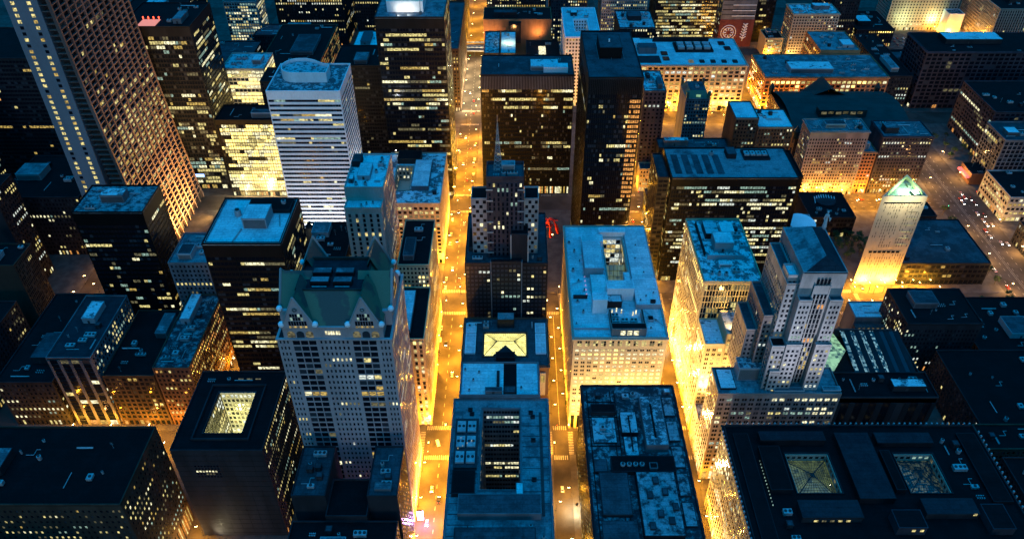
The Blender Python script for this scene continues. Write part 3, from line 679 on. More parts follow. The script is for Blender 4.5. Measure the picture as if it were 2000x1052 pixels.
for q in range(4): b.part('deck_lamp', -318 + q * 4.5, -317.3 + q * 4.5, 664, 664.7, 159.1, 161, 'e_red')
b.done()
bld('office_block', 'pale lit office block with patchy snowy roof behind the glowing glass block', 'office building', -284, -243, 722, 760, 87, 'cream', band(bay=4, fl=3.9, pw=.14, sh=.28, act=1, run=.95, lit=.6, pal='blaze'), 'r_spot', n=3)
bld('office_block', 'small brown block with black roof beside the pale lit office block', 'office building', -242, -222, 700, 732, 84, 'brown', punch(lit=.02, act=.02), 'r_dark', n=2, pent=False)
bld('office_tower', 'sooty dark tower standing unlit behind the white banded tower', 'office tower', -170, -120, 700, 748, 100, 'charcoal', band(bay=2.4, act=.12, lit=.02, run=.5, pal='dim'), 'r_dark', n=2)
b = Bld('office_tower', 'wide black tower with gold window bands and a white floodlit machine room on top', 'office tower', -84, 660, seed=53)
sp = band(bay=2.4, fl=4.1, pw=.08, sh=.42, act=.55, run=.75, lit=.06, top=9, pal='yellow', big=8)
b.tier(-114, -57, 632, 690, 0, 172, 'bronze', {'F': sp, 'R': band(bay=2.4, fl=4.1, act=.5, run=.6, lit=.1, pal='yellow')}, 'r_mid')
b.part('penthouse', -105, -75, 645, 672, 172, 181, 'white', 'r_white'); b.part('mast_base', -78, -76, 640, 642, 172, 174, 'grey')
m = MB(); m.bar((-77 - b.ox, 641 - b.oy, 174), (-77 - b.ox, 641 - b.oy, 196), .35, 'metal', 6, .1); m.build('antenna_mast', b.root)
b.clutter(-110, -60, 674, 688, 172, 4, False); b.done()
bld('office_block', 'brown block with blue flat roof tucked behind the black gold banded tower', 'office building', -178, -138, 805, 880, 62, 'brick', punch(lit=.1, act=.3, pal='orange', shop=1), 'r_white', n=6)
bld('office_block', 'small blue roofed block with ribbed brown front behind the unlit sooty tower', 'office building', -132, -116, 800, 845, 60, 'brown', punch(lit=.05), 'r_white', n=1, pent=False)
bld('office_block', 'long dark block whose side wall glows gold over the far cross street', 'office building', -270, -206, 780, 900, 62, 'brick', punch(bay=2.5, lit=.3, act=.6, pal='orange', shop=1), 'r_dark', n=9)
bld('office_tower', 'slender white gridded tower lit at the top edge of the view', 'office tower', -345, -306, 930, 965, 78, 'limestone', punch(bay=3.2, fl=3.6, pw=.3, sh=.35, lit=.55, act=.7, pal='cool'), 'r_grey', n=2)
bld('office_block', 'dark block with a few greenish lamps beyond the pale lit office block', 'office building', -360, -292, 800, 880, 50, 'charcoal', punch(lit=.05, act=.1), 'r_grey', n=12)
bld('low_block', 'low dark roofs with pale patches beside the gold side walled block', 'office building', -310, -215, 910, 945, 45, 'dark', punch(lit=.06, act=.1, pal='cool'), 'r_grey', n=12)
bld('office_block', 'tall dark block at top left with a dim window column', 'office building', -430, -366, 830, 940, 95, 'charcoal', punch(lit=.04, act=.05), 'r_dark', n=6)
b = bld('office_block', 'deep avenue side block at the far end with a string of lit windows', 'office building', -120, -59, 805, 946, 72, 'brown', punch(bay=3, lit=.15, act=.3, pal='orange', shop=1), 'r_grey', n=8)
bld('office_tower', 'far dark tower on the left of the avenue beyond the raised railway', 'office tower', -130, -62, 985, 1090, 110, 'dark', punch(lit=.2, act=.3, pal='warm', shop=1), 'r_grey', n=3)
bld('low_block', 'low dim block behind the railway with scattered roof machines', 'office building', -200, -140, 985, 1080, 60, 'charcoal', punch(lit=.12), 'r_grey', n=12)
bld('low_block', 'low murky block near the top left beside the slender gridded tower', 'office building', -300, -215, 985, 1080, 70, 'charcoal', punch(lit=.08), 'r_dark', n=9)
# dark towers far left
bld('office_block', 'distant block with one glowing window band behind the slab tower end wall', 'office building', -560, -417, 650, 720, 129, 'dark', band(bay=3, act=.05, lit=.03, run=.9, pal='orange'), 'r_dark', n=4)
b = Bld('office_tower', 'unlit dark tower with two dotted columns of yellow windows at the left edge', 'office tower', -400, 505, seed=61)
b.tier(-440, -385, 492, 520, 0, 92, 'dark', {'F': None, 'R': punch(lit=.08)}, 'r_dark')
for xc in (-423, -404):
    for k in range(12):
        m = MB(); m.box(xc - 1.1 - b.ox, xc + 1.1 - b.ox, 491.86 - b.oy, 492.02 - b.oy, 6 + k * 6, 8.6 + k * 6, 'l_a'); m.build('window', b.root)
b.clutter(-438, -388, 494, 518, 92, 3); b.done()
bld('office_block', 'windowless brown grey block with finned side beside the orange side street', 'office building', -392, -354, 440, 466, 66, 'brown', None, 'r_dark', n=3, spside=tall(bay=1.8, pw=.5, lit=.01, act=0, sf=.6))
bld('office_block', 'black block with speckled dim windows low on the left edge', 'office building', -440, -352, 350, 425, 46, 'dark', punch(lit=.1, act=.05, pal='dim'), 'r_dark', n=6)
bld('office_block', 'large black block filling the lower left edge beyond the broad corner block', 'office building', -470, -354, 232, 326, 60, 'charcoal', punch(lit=.07, act=.03, pal='cool'), 'r_dark', n=6)
bld('office_block', 'black low block between the brown blocks and the lower left edge', 'office building', -333, -296, 352, 440, 40, 'dark', punch(lit=.1, act=.1, pal='cool'), 'r_dark', n=7)
bld('office_tower', 'dark tower with sparse lit windows behind the dotted column tower', 'office tower', -520, -450, 560, 605, 120, 'charcoal', punch(lit=.08, act=.05, pal='yellow'), 'r_dark', n=3)
bld('office_block', 'dark block with diagonal dotted lights left of the slab tower foot', 'office building', -420, -354, 540, 606, 58, 'dark', punch(lit=.09, act=.08, pal='yellow'), 'r_dark', n=5)
bld('office_block', 'dark slatted building cut by the lower left corner of the view', 'office building', -330, -206, 120, 165, 75, 'dark', tall(bay=4, lit=.02, act=0), 'r_dark', n=3)

# ------------------------------------------------------------------ centre: between the avenue and the two streets
b = Bld('court_block', 'blue roofed block with deep rectangular light court in the middle of the view', 'office building', -8, 265, seed=71)
spc = punch(bay=3.0, fl=4.0, pw=.18, sh=.42, lit=.03, act=.16, run=.75, pal='white', bot=.5, top=1.2)
spc2 = band(bay=1.7, fl=4.0, pw=.14, sh=.5, lit=.05, act=.3, run=.8, pal='white', bot=.5, top=1.2, big=3)
b.tier(-33, 18.5, 205, 300, 0, 82, 'grey', {'R': punch(lit=.03), 'L': punch(lit=.05)}, 'r_mid', courts=[(-17.5, 3.5, 240, 293, 8, spc2)], cornice=.6)
b.tier(-30, 14, 300.2, 326, 0, 84.5, 'grey', {'F': None, 'R': punch(lit=.03), 'L': punch(lit=.05), 'B': punch(lit=.1)}, None, cornice=.5)
b.part('flat_roof', -29.4, -6, 300.8, 325.4, 84.2, 84.7, 'r_white'); b.part('flat_roof', 1.5, 13.4, 300.8, 325.4, 84.2, 84.7, 'r_white'); b.part('flat_roof', -6, 1.5, 300.8, 325.4, 83.0, 84.1, 'r_dark')
b.part('penthouse', -16, -6.6, 301, 304, 84.7, 87.5, 'grey', 'r_grey', 'door'); b.part('chimney', -9.8, -8.2, 306, 318, 84.7, 86.5, 'dark'); b.part('stair_hut', -5.5, .8, 301.5, 306, 84.1, 86, 'dark', 'r_grey', 'louvre')
for q in ((-25, 304), (-23, 312), (-20, 318), (4, 306), (-28, 320)): b.tank(*q, 84.7, .7, 1)
b.part('cooling_plant', -31, -19, 252, 284, 82, 84.2, 'dkmetal', 'r_grey'); b.part('cooling_plant', -31, -19.5, 236, 250, 82, 84.8, 'charcoal', 'r_dark'); 
for q in range(6): b.fan_unit(-30 + (q % 2) * 5.5, 254 + (q // 2) * 10, 84.6, 4.4, 7, 1.6)
for q in range(5): b.part('light_post', -29 + (q * 2.3) % 8, -28.8 + (q * 2.3) % 8, 262 + q * 1.7, 262.2 + q * 1.7, 86.6, 87.4, 'l_w')
b.part('penthouse', -27, 13, 223, 234, 82, 87, 'grey', 'r_grey'); b.part('penthouse', -28, 10, 207, 216, 82, 86, 'charcoal', 'r_grey', 'louvre')
b.part('penthouse', 1, 4.5, 234, 242, 82, 85, 'grey', 'r_white'); b.part('pipe_rack', 13.5, 15, 225, 290, 82, 82.8, 'dkmetal')
for q in range(9): b.part('roof_seam', 4.5, 17.5, 232 + q * 7, 232.25 + q * 7, 82.02, 82.3, 'r_grey')
for q in range(8): b.part('roof_seam', -32, -19, 208 + q * 6, 208.25 + q * 6, 82.02, 82.3, 'r_grey')
for q in ((9, 286), (9, 270), (9, 245), (-24, 288), (8, 289), (-25, 291)): b.part('roof_hatch', q[0], q[0] + 2.2, q[1], q[1] + 1.8, 82, 83, 'dark', 'r_dark')
for q in ((5, 216), (8, 219), (14, 213), (-22, 218)): b.tank(*q, 82, .8, 1.6)
b.done(60)

b = Bld('skylight_block', 'low dark block with a big glowing yellow hipped skylight and two long pale roof strips', 'office building', -5.5, 378, seed=73)
b.tier(-33, 22, 352, 397, 0, 55, 'brick', {'L': punch(lit=.2, act=.2, shop=.9), 'R': punch(lit=.1)}, 'r_grey', courts=[(-20, 8.5, 361, 383, 40, punch(bay=2.6, lit=.5, act=.6, bot=.5, top=1))], cornice=.7)
sk = MB(); fr = MB()
P_ = [(-19.5, 361.5), (8, 361.5), (8, 382.5), (-19.5, 382.5)]; rz = 58; rp = [(-11, 372), (0, 372)]
P3 = [rl(*p, 55) for p in P_]; Rg = [rl(*p, rz) for p in rp]
sk.face([P3[0], P3[1], Rg[1], Rg[0]], 'l_sky'); sk.face([P3[1], P3[2], Rg[1]], 'l_sky'); sk.face([P3[2], P3[3], Rg[0], Rg[1]], 'l_sky'); sk.face([P3[3], P3[0], Rg[0]], 'l_sky')
def lerp(p, q, t): return tuple(p[i] + (q[i] - p[i]) * t for i in range(3))
def up(p, d=.12): return (p[0], p[1], p[2] + d)
for (p, q) in ((P3[0], Rg[0]), (P3[3], Rg[0]), (P3[1], Rg[1]), (P3[2], Rg[1]), (Rg[0], Rg[1]), (P3[0], P3[1]), (P3[1], P3[2]), (P3[2], P3[3]), (P3[3], P3[0])): fr.bar(up(p), up(q), .28, 'dkmetal')
for k in range(1, 18):
    t = k / 18; fr.bar(up(lerp(P3[0], P3[1], t)), up(lerp(Rg[0], Rg[1], t)), .09, 'dkmetal'); fr.bar(up(lerp(P3[3], P3[2], t)), up(lerp(Rg[0], Rg[1], t)), .09, 'dkmetal')
for k in range(1, 10):
    t = k / 10
    for A, B_, C_, D_ in ((P3[0], P3[1], Rg[0], Rg[1]), (P3[3], P3[2], Rg[0], Rg[1])): fr.bar(up(lerp(A, C_, t)), up(lerp(B_, D_, t)), .09, 'dkmetal')
    for A, B_, T in ((P3[1], P3[2], Rg[1]), (P3[3], P3[0], Rg[0])): fr.bar(up(lerp(A, T, t)), up(lerp(B_, T, t)), .09, 'dkmetal'); fr.bar(up(lerp(A, B_, t)), up(T), .09, 'dkmetal')
s_ = sk.build('skylight', b.root); fr.build('skylight_frame', s_)
# second small peak at the near side of the glass
sk = MB(); q0, q1, q2 = rl(-14, 361.2, 55.3), rl(2.5, 361.2, 55.3), rl(-5.5, 368, 58.6); sk.face([q0, q1, q2], 'dark'); sk.build('skylight_hood', b.root)
b.part('machine_room', -11.5, .5, 356, 361, 55, 59, 'dark', 'r_dark')
for xa, xb in ((-31.5, -25), (14, 20.5)):
    b.part('roof_strip', xa, xb, 363, 381, 55, 56.1, 'white', 'r_white'); b.part('roof_strip', xa, xb, 382, 391, 55, 56.1, 'white', 'r_white')
    m = MB(); s1 = -1 if xa < 0 else 1; xm = (xa if s1 < 0 else xb) + s1 * .9
    m.bar(rl(xm, 360, 55.9), rl(xm, 393, 55.9), .15, 'metal'); [m.bar(rl(xm, 360 + q * 1.5, 55), rl(xm, 360 + q * 1.5, 55.9), .08, 'metal') for q in range(22)]; m.build('railing', b.root)
b.part('machine_room', -11, 0, 388, 395, 55, 62, 'charcoal', 'r_mid', 'louvre'); b.clutter(9, 22, 384, 396, 55, 9, False); b.clutter(-33, -12, 384, 396, 55, 9, False); b.clutter(-24.5, -20.5, 362, 380, 55, 3, False)
b.part('side_bay', 16.5, 20, 351.2, 353.5, 30, 50, 'cream'); b.part('lit_bay_window', 17, 19.5, 351.05, 351.25, 42, 48, 'l_b'); b.done(40)

b = Bld('stepped_tower', 'stepped dark tower with checkered wings and a lattice antenna mast on top', 'office tower', -5.5, 430, seed=75)
spd = punch(bay=2.7, fl=3.6, pw=.35, sh=.42, lit=.09, act=.12, run=.5, pal='white', top=2, dk='g_blue')
b.tier(-32, 22, 404, 462, 0, 96, 'charcoal', {'F': spd, 'R': spd, 'L': spd}, 'r_grey')
b.tier(-15, 5, 402, 404, 0, 99, 'charcoal', {'F': spd}, 'r_grey')
for x in (-15.4, 4.6): b.w.box(x - b.ox, x + .8 - b.ox, 401.4 - b.oy, 404 - b.oy, 0, 100, 'grey')
for (xa, xb) in ((-27, -17), (6.5, 15.5)):
    b.tier(xa, xb, 416, 430, 96, 138, 'limestone', {'F': None, 'L': punch(lit=.1), 'R': punch(lit=.1)}, 'r_dark')
    n = 4; r_ = random.Random(3); hfl = 42 / 12.0
    for j in range(12):
        for k in range(n):
            wx = (xb - xa - 1) / n; x = xa + .5 + k * wx; m = MB()
            if (k + j) % 2 == 0:
                m.box(x + .1 - b.ox, x + wx - .1 - b.ox, 415.85 - b.oy, 416.02 - b.oy, 96.6 + j * hfl, 98.9 + j * hfl, 'l_c' if r_.random() < .12 else ('l_w' if r_.random() < .05 else 'g_dark')); m.build('window', b.root)
spt = tall(bay=2.8, fl=3.6, pw=.55, sh=.3, sf=.35, lit=.14, act=.1, run=.5, pal='white', top=3)
b.tier(-17, 6, 411, 429, 96, 156, 'purple', {'F': spt, 'L': spt, 'R': spt}, 'r_grey', parapet=2.2)
for s1, s2 in ((-17, -13.5), (2.5, 6)):
    for j in range(7): b.part('stone_band', s1 - .3, s2 + .3, 410.7, 411.2, 100 + j * 8, 100.8 + j * 8, 'limestone')
b.tier(-2, 9, 406, 416, 96, 118, 'dark', {'F': None}, 'r_dark', parapet=.8); b.part('stone_band', -2.4, -1.6, 405.6, 406.2, 96, 118, 'limestone'); b.part('stone_band', 8.6, 9.4, 405.6, 406.2, 96, 118, 'limestone')
b.clutter(-16, 5, 412, 428.5, 156, 7, True, 'concrete'); b.part('penthouse', -30, -19, 418, 440, 96, 99, 'dark', 'r_dark')
for s1, s2 in ((-32, -17), (7, 22)): b.clutter(s1 + .5, s2 - .5, 405, 414, 96, 5, False)
m = MB(); ax_, ay_ = -10 - b.ox, 423 - b.oy
for k in range(12):
    z0, z1 = 156 + k * 2.6, 158.6 + k * 2.6; r0 = 2.4 * (1 - k / 12.5) ** 1.4 + .25; r1 = 2.4 * (1 - (k + 1) / 12.5) ** 1.4 + .25
    for s1, s2 in ((-1, -1), (1, -1), (1, 1), (-1, 1)):
        m.bar((ax_ + s1 * r0, ay_ + s2 * r0, z0), (ax_ + s1 * r1, ay_ + s2 * r1, z1), .16, 'metal'); m.bar((ax_ + s1 * r0, ay_ + s2 * r0, z0), (ax_ - s1 * r1, ay_ + s2 * r1, z1), .1, 'metal')
        m.bar((ax_ + s1 * r1, ay_ + s2 * r1, z1), (ax_ - s1 * r1, ay_ + s2 * r1, z1), .1, 'metal')
m.bar((ax_, ay_, 187), (ax_, ay_, 193), .25, 'metal', 4, .1); m.build('antenna_mast', b.root); b.done(60)

b = Bld('court_block', 'big cream bank block with terraced bright blue roofs and glass atrium cleft', 'office building', 64, 408, seed=77)
spb = punch(bay=4.4, fl=4.0, pw=.4, sh=.42, lit=.62, act=.35, run=.95, pal='hot', top=2.2, split=2, bot=16, shop=.3)
spf = punch(bay=4.0, fl=3.55, pw=.42, sh=.52, lit=.75, act=.55, run=.97, pal='blaze', top=9, split=2, bot=14, shop=.3)
b.tier(36, 93, 349, 466, 0, 82, 'cream', {'F': spf, 'L': punch(bay=3.4, lit=.12, act=.2, pal='dim'), 'R': punch(bay=3, lit=.3, act=.3)}, 'r_white', courts=[(62, 76, 398, 452, 36, band(bay=3.4, fl=4, pw=.08, sh=.2, act=.5, lit=.3, pal='warm', bot=.5), 'white')], cornice=.9)
pcs = []
b.part('attic_storey', 36.5, 92.5, 349.15, 350.4, 74, 75.1, 'cream')
for k in range(11):
    m = MB(); x = 38.5 + k * 4.9
    for q in range(2):
        for j in range(2): m.box(x + q * 1.5 - b.ox, x + q * 1.5 + 1.2 - b.ox, 348.95 - b.oy, 349.05 - b.oy, 75.9 + j * 2.5, 78 + j * 2.5, 'l_a' if b.rng.random() < .45 else 'l_c' if b.rng.random() < .4 else 'g_dark')
    m.build('window', b.root)
B_ = lambda x0, x1, y0, y1, h, mt='white', rf_='r_white', nm='terrace_block': b.part(nm, x0, x1, y0, y1, 82, 82 + h, mt, rf_)
B_(47, 61.5, 441, 449, 5, 'white'); B_(46.5, 59, 408, 437, 7.5, 'concrete'); B_(60, 78, 452.6, 458, 4.5, 'white'); B_(50, 60, 388, 407, 3, 'concrete', 'r_white')
B_(77, 92.4, 392, 402, 3.5, 'white'); B_(72, 76, 398, 408, 4, 'concrete'); B_(59, 76, 384, 392, 10, 'white'); B_(77, 92.4, 376, 391.8, 3.5, 'concrete'); B_(77.5, 92.4, 403, 462, 2.2, 'concrete')
B_(49, 58, 372, 379, 11, 'white', 'r_white', 'penthouse'); B_(58.5, 68, 377, 383.6, 5, 'dark', 'r_spot'); B_(59, 80, 351, 356, 6, 'pink', 'r_dark', 'penthouse'); B_(59, 60.2, 356, 371, 4, 'pink', 'r_dark'); B_(79, 80.2, 356, 371, 4, 'pink', 'r_dark')
B_(38, 47, 386, 386.8, 2.4, 'dark', 'r_dark'); B_(37, 58, 357, 357.5, 1, 'concrete', 'r_grey')
for k in range(3): b.part('window', 64.5 + k * 4, 67.4 + k * 4, 350.8, 351.02, 83.2, 86.6, 'l_w')
for k in range(7): b.fan_unit(60.6 + (k % 3) * 5.6, 357.5 + (k // 3) * 4.6, 82, 4.4, 3.2, 2.4)
for q in ((61, 372), (64, 373.4), (67, 372), (74, 370), (76, 371.4)): b.part('work_light', q[0], q[0] + .7, q[1], q[1] + .5, 82, 85, 'l_w')
for k in range(9): b.tank(38.5 + (k * 37 % 8), 362 + k * 10.5, 82, .5 + (k % 3) * .3, 1 + k % 2)
for k in range(10): b.part('purple_uplight', 46.5, 47.1, 390 + k * 4.5, 390.5 + k * 4.5, 82, 83, 'e_pu')
for q in ((84, 440), (82, 425), (86, 410), (84, 384), (89, 387), (80, 380), (88, 365), (84, 358)): b.tank(*q, 84 if q[1] > 400 else 85.6 if q[1] > 376 else 82, .6, .9)
b.part('roof_hatch', 86, 89, 377, 379, 85.9, 87.3, 'dark', 'r_dark'); b.duct(82, 374, 92, 360, 82, .4); b.duct(38, 400, 45, 404, 82, .3); b.part('roof_hatch', 83, 86.5, 364, 368, 82, 83.4, 'concrete', 'r_dark')
gl = MB()                                                     # sloped glass at the near end of the cleft
for k in range(8):
    ya, yb = 398 + k * 3.4, 398 + (k + 1) * 3.4; gl.bar(rl(62.5, ya, 60 + k * 2.4), rl(75.5, ya, 60 + k * 2.4), .15, 'dkmetal')
for k in range(6): gl.bar(rl(62.5 + k * 2.6, 398.5, 60), rl(62.5 + k * 2.6, 425, 79), .12, 'dkmetal')
gl.face([rl(62.5, 398.5, 59.8), rl(75.5, 398.5, 59.8), rl(75.5, 425.4, 78.8), rl(62.5, 425.4, 78.8)], 'l_sky2'); gl.build('atrium_glass', b.root)
b.done(100)

b = Bld('flat_block', 'big flat roofed block with patchy blue roof terraces at the bottom centre', 'office building', 67.5, 265, seed=79)
b.tier(40, 94, 200, 326, 0, 65, 'charcoal', {'L': punch(bay=3.2, fl=3.8, lit=.2, act=.2, pal='dim', shop=.8), 'R': punch(lit=.2, act=.2), 'B': punch(lit=.3)}, 'r_worn', parapet=1.4, cornice=.8)
Q = lambda x0, x1, y0, y1, h, mt='dark', rf_='r_grey', nm='terrace_block', dt=None: b.part(nm, x0, x1, y0, y1, 65, 65 + h, mt, rf_, dt)
Q(72, 84, 277, 312, 6, 'grey', 'r_spot'); Q(60, 69, 288, 303, 3, 'charcoal', 'r_spot'); Q(60.5, 68, 273, 286, 2, 'dark', 'r_spot'); Q(44, 58, 303, 309, 3, 'dark', 'r_dark', 'penthouse', 'louvre'); Q(44, 57, 283, 301, .6, 'dark', 'r_spot')
Q(52, 86, 262, 272, 3, 'charcoal', 'r_dark'); Q(64, 84, 222, 260, 5, 'charcoal', 'r_worn'); Q(45, 60, 236, 262, 2, 'dark', 'r_grey'); Q(44, 62, 205, 233, 1.2, 'dark', 'r_grey'); Q(64, 90, 201, 220, 3, 'dark', 'r_grey')
for k in range(5): Q(86, 92, 230 + k * 18, 244 + k * 18, .9, 'dark', 'r_worn', 'roof_tray')
Q(88, 91.5, 319, 322, 2, 'grey', 'r_white', 'stair_hut', 'door'); Q(43, 50, 263, 271, 1.4, 'charcoal', 'r_grey', 'roof_tray')
m = MB()
for x in (56, 58.5, 42.5): m.box(x - b.ox, x + .5 - b.ox, 206 - b.oy, 322 - b.oy, 65.02, 65.5, 'r_dark')
for y in (301.6, 281, 263, 313): m.box(42 - b.ox, 59 - b.ox, y - b.oy, y + .5 - b.oy, 65.03, 65.45, 'r_dark')
m.build('roof_kerb', b.root)
for k in range(4): b.tank(58 + k * 3.4, 266, 68.3, 1.3, 1.2)
b.part('pipe_rack', 77, 78, 282, 306, 71.4, 72.0, 'r_dark'); b.part('pipe_rack', 64.3, 65, 275, 300, 68.4, 68.9, 'r_dark'); b.part('roof_hatch', 72, 76, 262.5, 266, 68.4, 70, 'grey', 'r_dark')
for q in ((67, 225), (72, 232), (77, 228), (68, 243), (76, 245), (72, 252), (80, 236)): b.part('roof_hatch', q[0], q[0] + 2.8, q[1], q[1] + 4, 70.3, 71.2, 'dark', 'r_grey')
b.clutter(44, 58, 286, 300, 65.9, 5, False); b.clutter(44, 58, 313.5, 321, 65.1, 6, False); b.clutter(60, 86, 313, 322, 65.1, 6, False); b.done(100)

bld('glass_slab', 'wide black slab tower with a ribbed blank band under its roof and gold ribbons below', 'office tower', -29, 52, 636, 678, 120, 'black',
    band(bay=1.6, fl=3.9, pw=.14, sh=.35, act=.22, lit=.03, run=.6, top=13, pal='yellow', pf=-.12, bot=9, shop=1), 'r_grey', n=2, faces='FL')
b2 = MB()
rt = [o for o in C.objects if o.get('label', '').startswith('wide black slab tower')][0]; m = MB()
for k in range(60): x = -28.5 + k * 1.34 - 11.5; m.box(x, x + .55, -21.6, -21.0, 107.5, 119.5, 'grey')
m.build('louvre_band', rt); m = MB(); m.box(14, 35, -15, -6, 120, 125, 'white'); m.box(14.5, 34.5, -14.5, -6.5, 125.02, 125.2, 'r_white'); m.build('penthouse', rt)
b = Bld('glass_slab', 'tallest black slab tower with square black machine room at centre right', 'office tower', 70, 546, seed=83)
spk = band(corner=(.76, .0, .52), bay=1.55, fl=3.95, pw=.16, sh=.38, act=.28, lit=.05, run=.55, top=12, pal='yellow', pf=-.15)  # corner: reflected orange glow painted into the end windows
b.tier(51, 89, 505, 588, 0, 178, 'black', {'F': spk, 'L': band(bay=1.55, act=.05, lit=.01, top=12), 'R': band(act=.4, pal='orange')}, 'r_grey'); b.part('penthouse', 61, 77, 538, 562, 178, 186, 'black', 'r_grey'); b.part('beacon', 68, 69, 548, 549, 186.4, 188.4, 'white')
for k in range(3): b.part('railing', 60.5 + k * 9, 60.6 + k * 9, 536, 564, 178, 179.2, 'metal')
m = MB()
for k in range(30): x = 51.3 + k * 1.27 - b.ox; m.box(x, x + .4, 504.5 - b.oy, 505.02 - b.oy, 166.5, 177.5, 'charcoal')
m.build('louvre_band', b.root); b.done()

# ------------------------------------------------------------------ right of the third street
b = Bld('lattice_block', 'huge dark block with two skylit light courts and sloping lattice side, lower right', 'office building', 185, 245, seed=85)
spl = punch(rec=.05, bay=3.0, fl=3.4, pw=.36, sh=.38, lit=.45, act=.3, run=.85, pal='yellow', top=7, bot=9, shop=.9)
spq = punch(bay=3.2, fl=3.8, pw=.4, lit=.1, act=.2, pal='yellow', bot=.5)
b.tier(116, 254, 196, 290, 0, 71, 'cream', {'L': spl, 'R': punch(lit=.1), 'B': punch(lit=.2)}, 'r_dark', parapet=1.6, courts=[(145, 168, 246, 271, 40, spq), (203, 224, 246, 271, 40, spq)], cornice=1.2, pmat='dark')
sk_i = 0
for (cx0, cx1, mt) in ((145, 168, 'l_sky2'), (203, 224, 'l_sky3')):
    sk = MB(); fr = MB(); zc = 66; cxm = (cx0 + cx1) / 2
    c4 = [rl(cx0 + .5, 246.5, zc), rl(cx1 - .5, 246.5, zc), rl(cx1 - .5, 270.5, zc), rl(cx0 + .5, 270.5, zc)]; ap = rl(cxm, 258.5, zc + 4)
    for k in range(4):
        sk.face([c4[k], c4[(k + 1) % 4], ap], mt); fr.bar(up(c4[k]), up(ap), .3, 'dkmetal')
        for t in range(1, 9): fr.bar(up(lerp(c4[k], ap, t / 9)), up(lerp(c4[(k + 1) % 4], ap, t / 9)), .12, 'dkmetal'); fr.bar(up(lerp(c4[k], c4[(k + 1) % 4], t / 9)), up(ap), .1, 'dkmetal')
    s_ = sk.build('skylight', b.root); fr.build('skylight_frame', s_)
U = lambda x0, x1, y0, y1, h, mt='charcoal', rf_='r_dark', dt=None: b.part('terrace_block', x0, x1, y0, y1, 71, 71 + h, mt, rf_, dt)
U(133, 168, 277, 283, 4, 'charcoal', 'r_navy'); U(131, 142, 246, 274, 3); U(174, 192, 240, 282, 4, 'charcoal', 'r_navy'); U(196, 226, 276, 283, 3, 'charcoal', 'r_navy'); U(142, 172, 229, 239, 4, 'dark', 'r_navy', 'louvre'); U(195, 200, 246, 271, 3)
U(186, 200, 222, 232, 6, 'purple', 'r_dark', 'door'); U(204, 230, 231, 240, 4, 'dark', 'r_navy'); U(232, 243, 222, 236, 5, 'purple', 'r_dark', 'door'); U(120, 128, 205, 284, 1, 'charcoal', 'r_dark'); U(150, 180, 202, 216, 3, 'charcoal', 'r_navy'); U(208, 236, 200, 216, 3); U(242, 252, 240, 284, 1.4)
for q in range(5): b.part('window', 148 + q * 4, 150 + q * 4, 228.8, 229.02, 71.8, 73, 'l_a' if q in (0, 3, 4) else 'l_c')
for q in ((193, 221.8), (197, 221.8), (227, 230.8)): b.part('window', q[0], q[0] + 1.6, q[1], q[1] + .25, 74, 75.4, 'l_a')
for q in range(14): b.part('cornice_light', 130, 130.35, 238 + q * 2.1, 238.5 + q * 2.1, 72, 72.6, 'l_g')
b.clutter(184, 206, 203, 215, 71, 5, False); b.clutter(131, 141, 202, 240, 71, 6, False); b.clutter(228, 242, 240, 284, 71, 6, False)
m = MB()
for q in range(46): x = 117.5 + q * 3 - b.ox; m.box(x, x + .8, 290.8 - b.oy, 291.6 - b.oy, 71, 72.6, 'granite')
for q in range(30): y = 198 + q * 3 - b.oy; m.box(114.4 - b.ox, 115.2 - b.ox, y, y + .8, 71, 72.6, 'granite'); m.box(254.9 - b.ox, 255.7 - b.ox, y, y + .8, 71, 72.6, 'granite')
m.build('cornice_trim', b.root); b.done(100)

b = Bld('exchange_tower', 'pale stepped stone skyscraper rising from a long lit base, with a pyramid roof', 'skyscraper', 160, 330, seed=87)
spx = punch(bay=4.2, fl=3.9, pw=.34, sh=.42, lit=.22, act=.42, run=.8, pal='white', top=3, split=2, bot=9, shop=.9)
b.tier(116, 186, 308, 329, 0, 77, 'pink', {'F': spx, 'L': punch(bay=3.2, fl=3.9, pw=.36, sh=.35, rec=.05, sf=.02, lit=.2, act=.2, pal='hot', shop=1)}, 'r_mid', parapet=1.2)
b.tier(186.2, 243, 309, 329, 0, 73, 'dark', {'F': tall(bay=8, fl=60, pw=.45, sh=.02, sf=.8, lit=0, act=0, top=4, bot=2), 'R': None}, 'r_dark')
b.tier(116.2, 148, 329.2, 345, 0, 28, 'pink', {'L': punch(lit=.3, act=.3, pal='hot', shop=1)}, 'r_spot')
b.part('penthouse', 129, 148, 319.5, 328.6, 77, 86.5, 'concrete', 'r_spot', 'louvre')
b.part('roof_shed', 118, 127, 312, 327, 77.1, 78, 'charcoal', 'r_snow'); b.part('roof_shed', 148, 165, 309.5, 312, 77.1, 78.6, 'concrete', 'r_mid'); b.part('roof_shed', 176, 186, 310, 313, 77.1, 78.6, 'concrete', 'r_mid'); b.clutter(188, 242, 311, 328, 73, 6)
spw = punch(bay=3.0, fl=3.8, pw=.5, sh=.45, lit=.06, act=.08, run=.6, top=10, pal='white', bot=1)
sps = punch(bay=2.3, fl=3.5, pw=.45, sh=.42, rec=.12, lit=.12, act=.12, run=.6, top=6, pal='warm', bot=1)
b.tier(149, 172, 318, 358, 70, 157, 'limestone', {'L': sps, 'R': sps, 'B': None}, None, parapet=1.2)
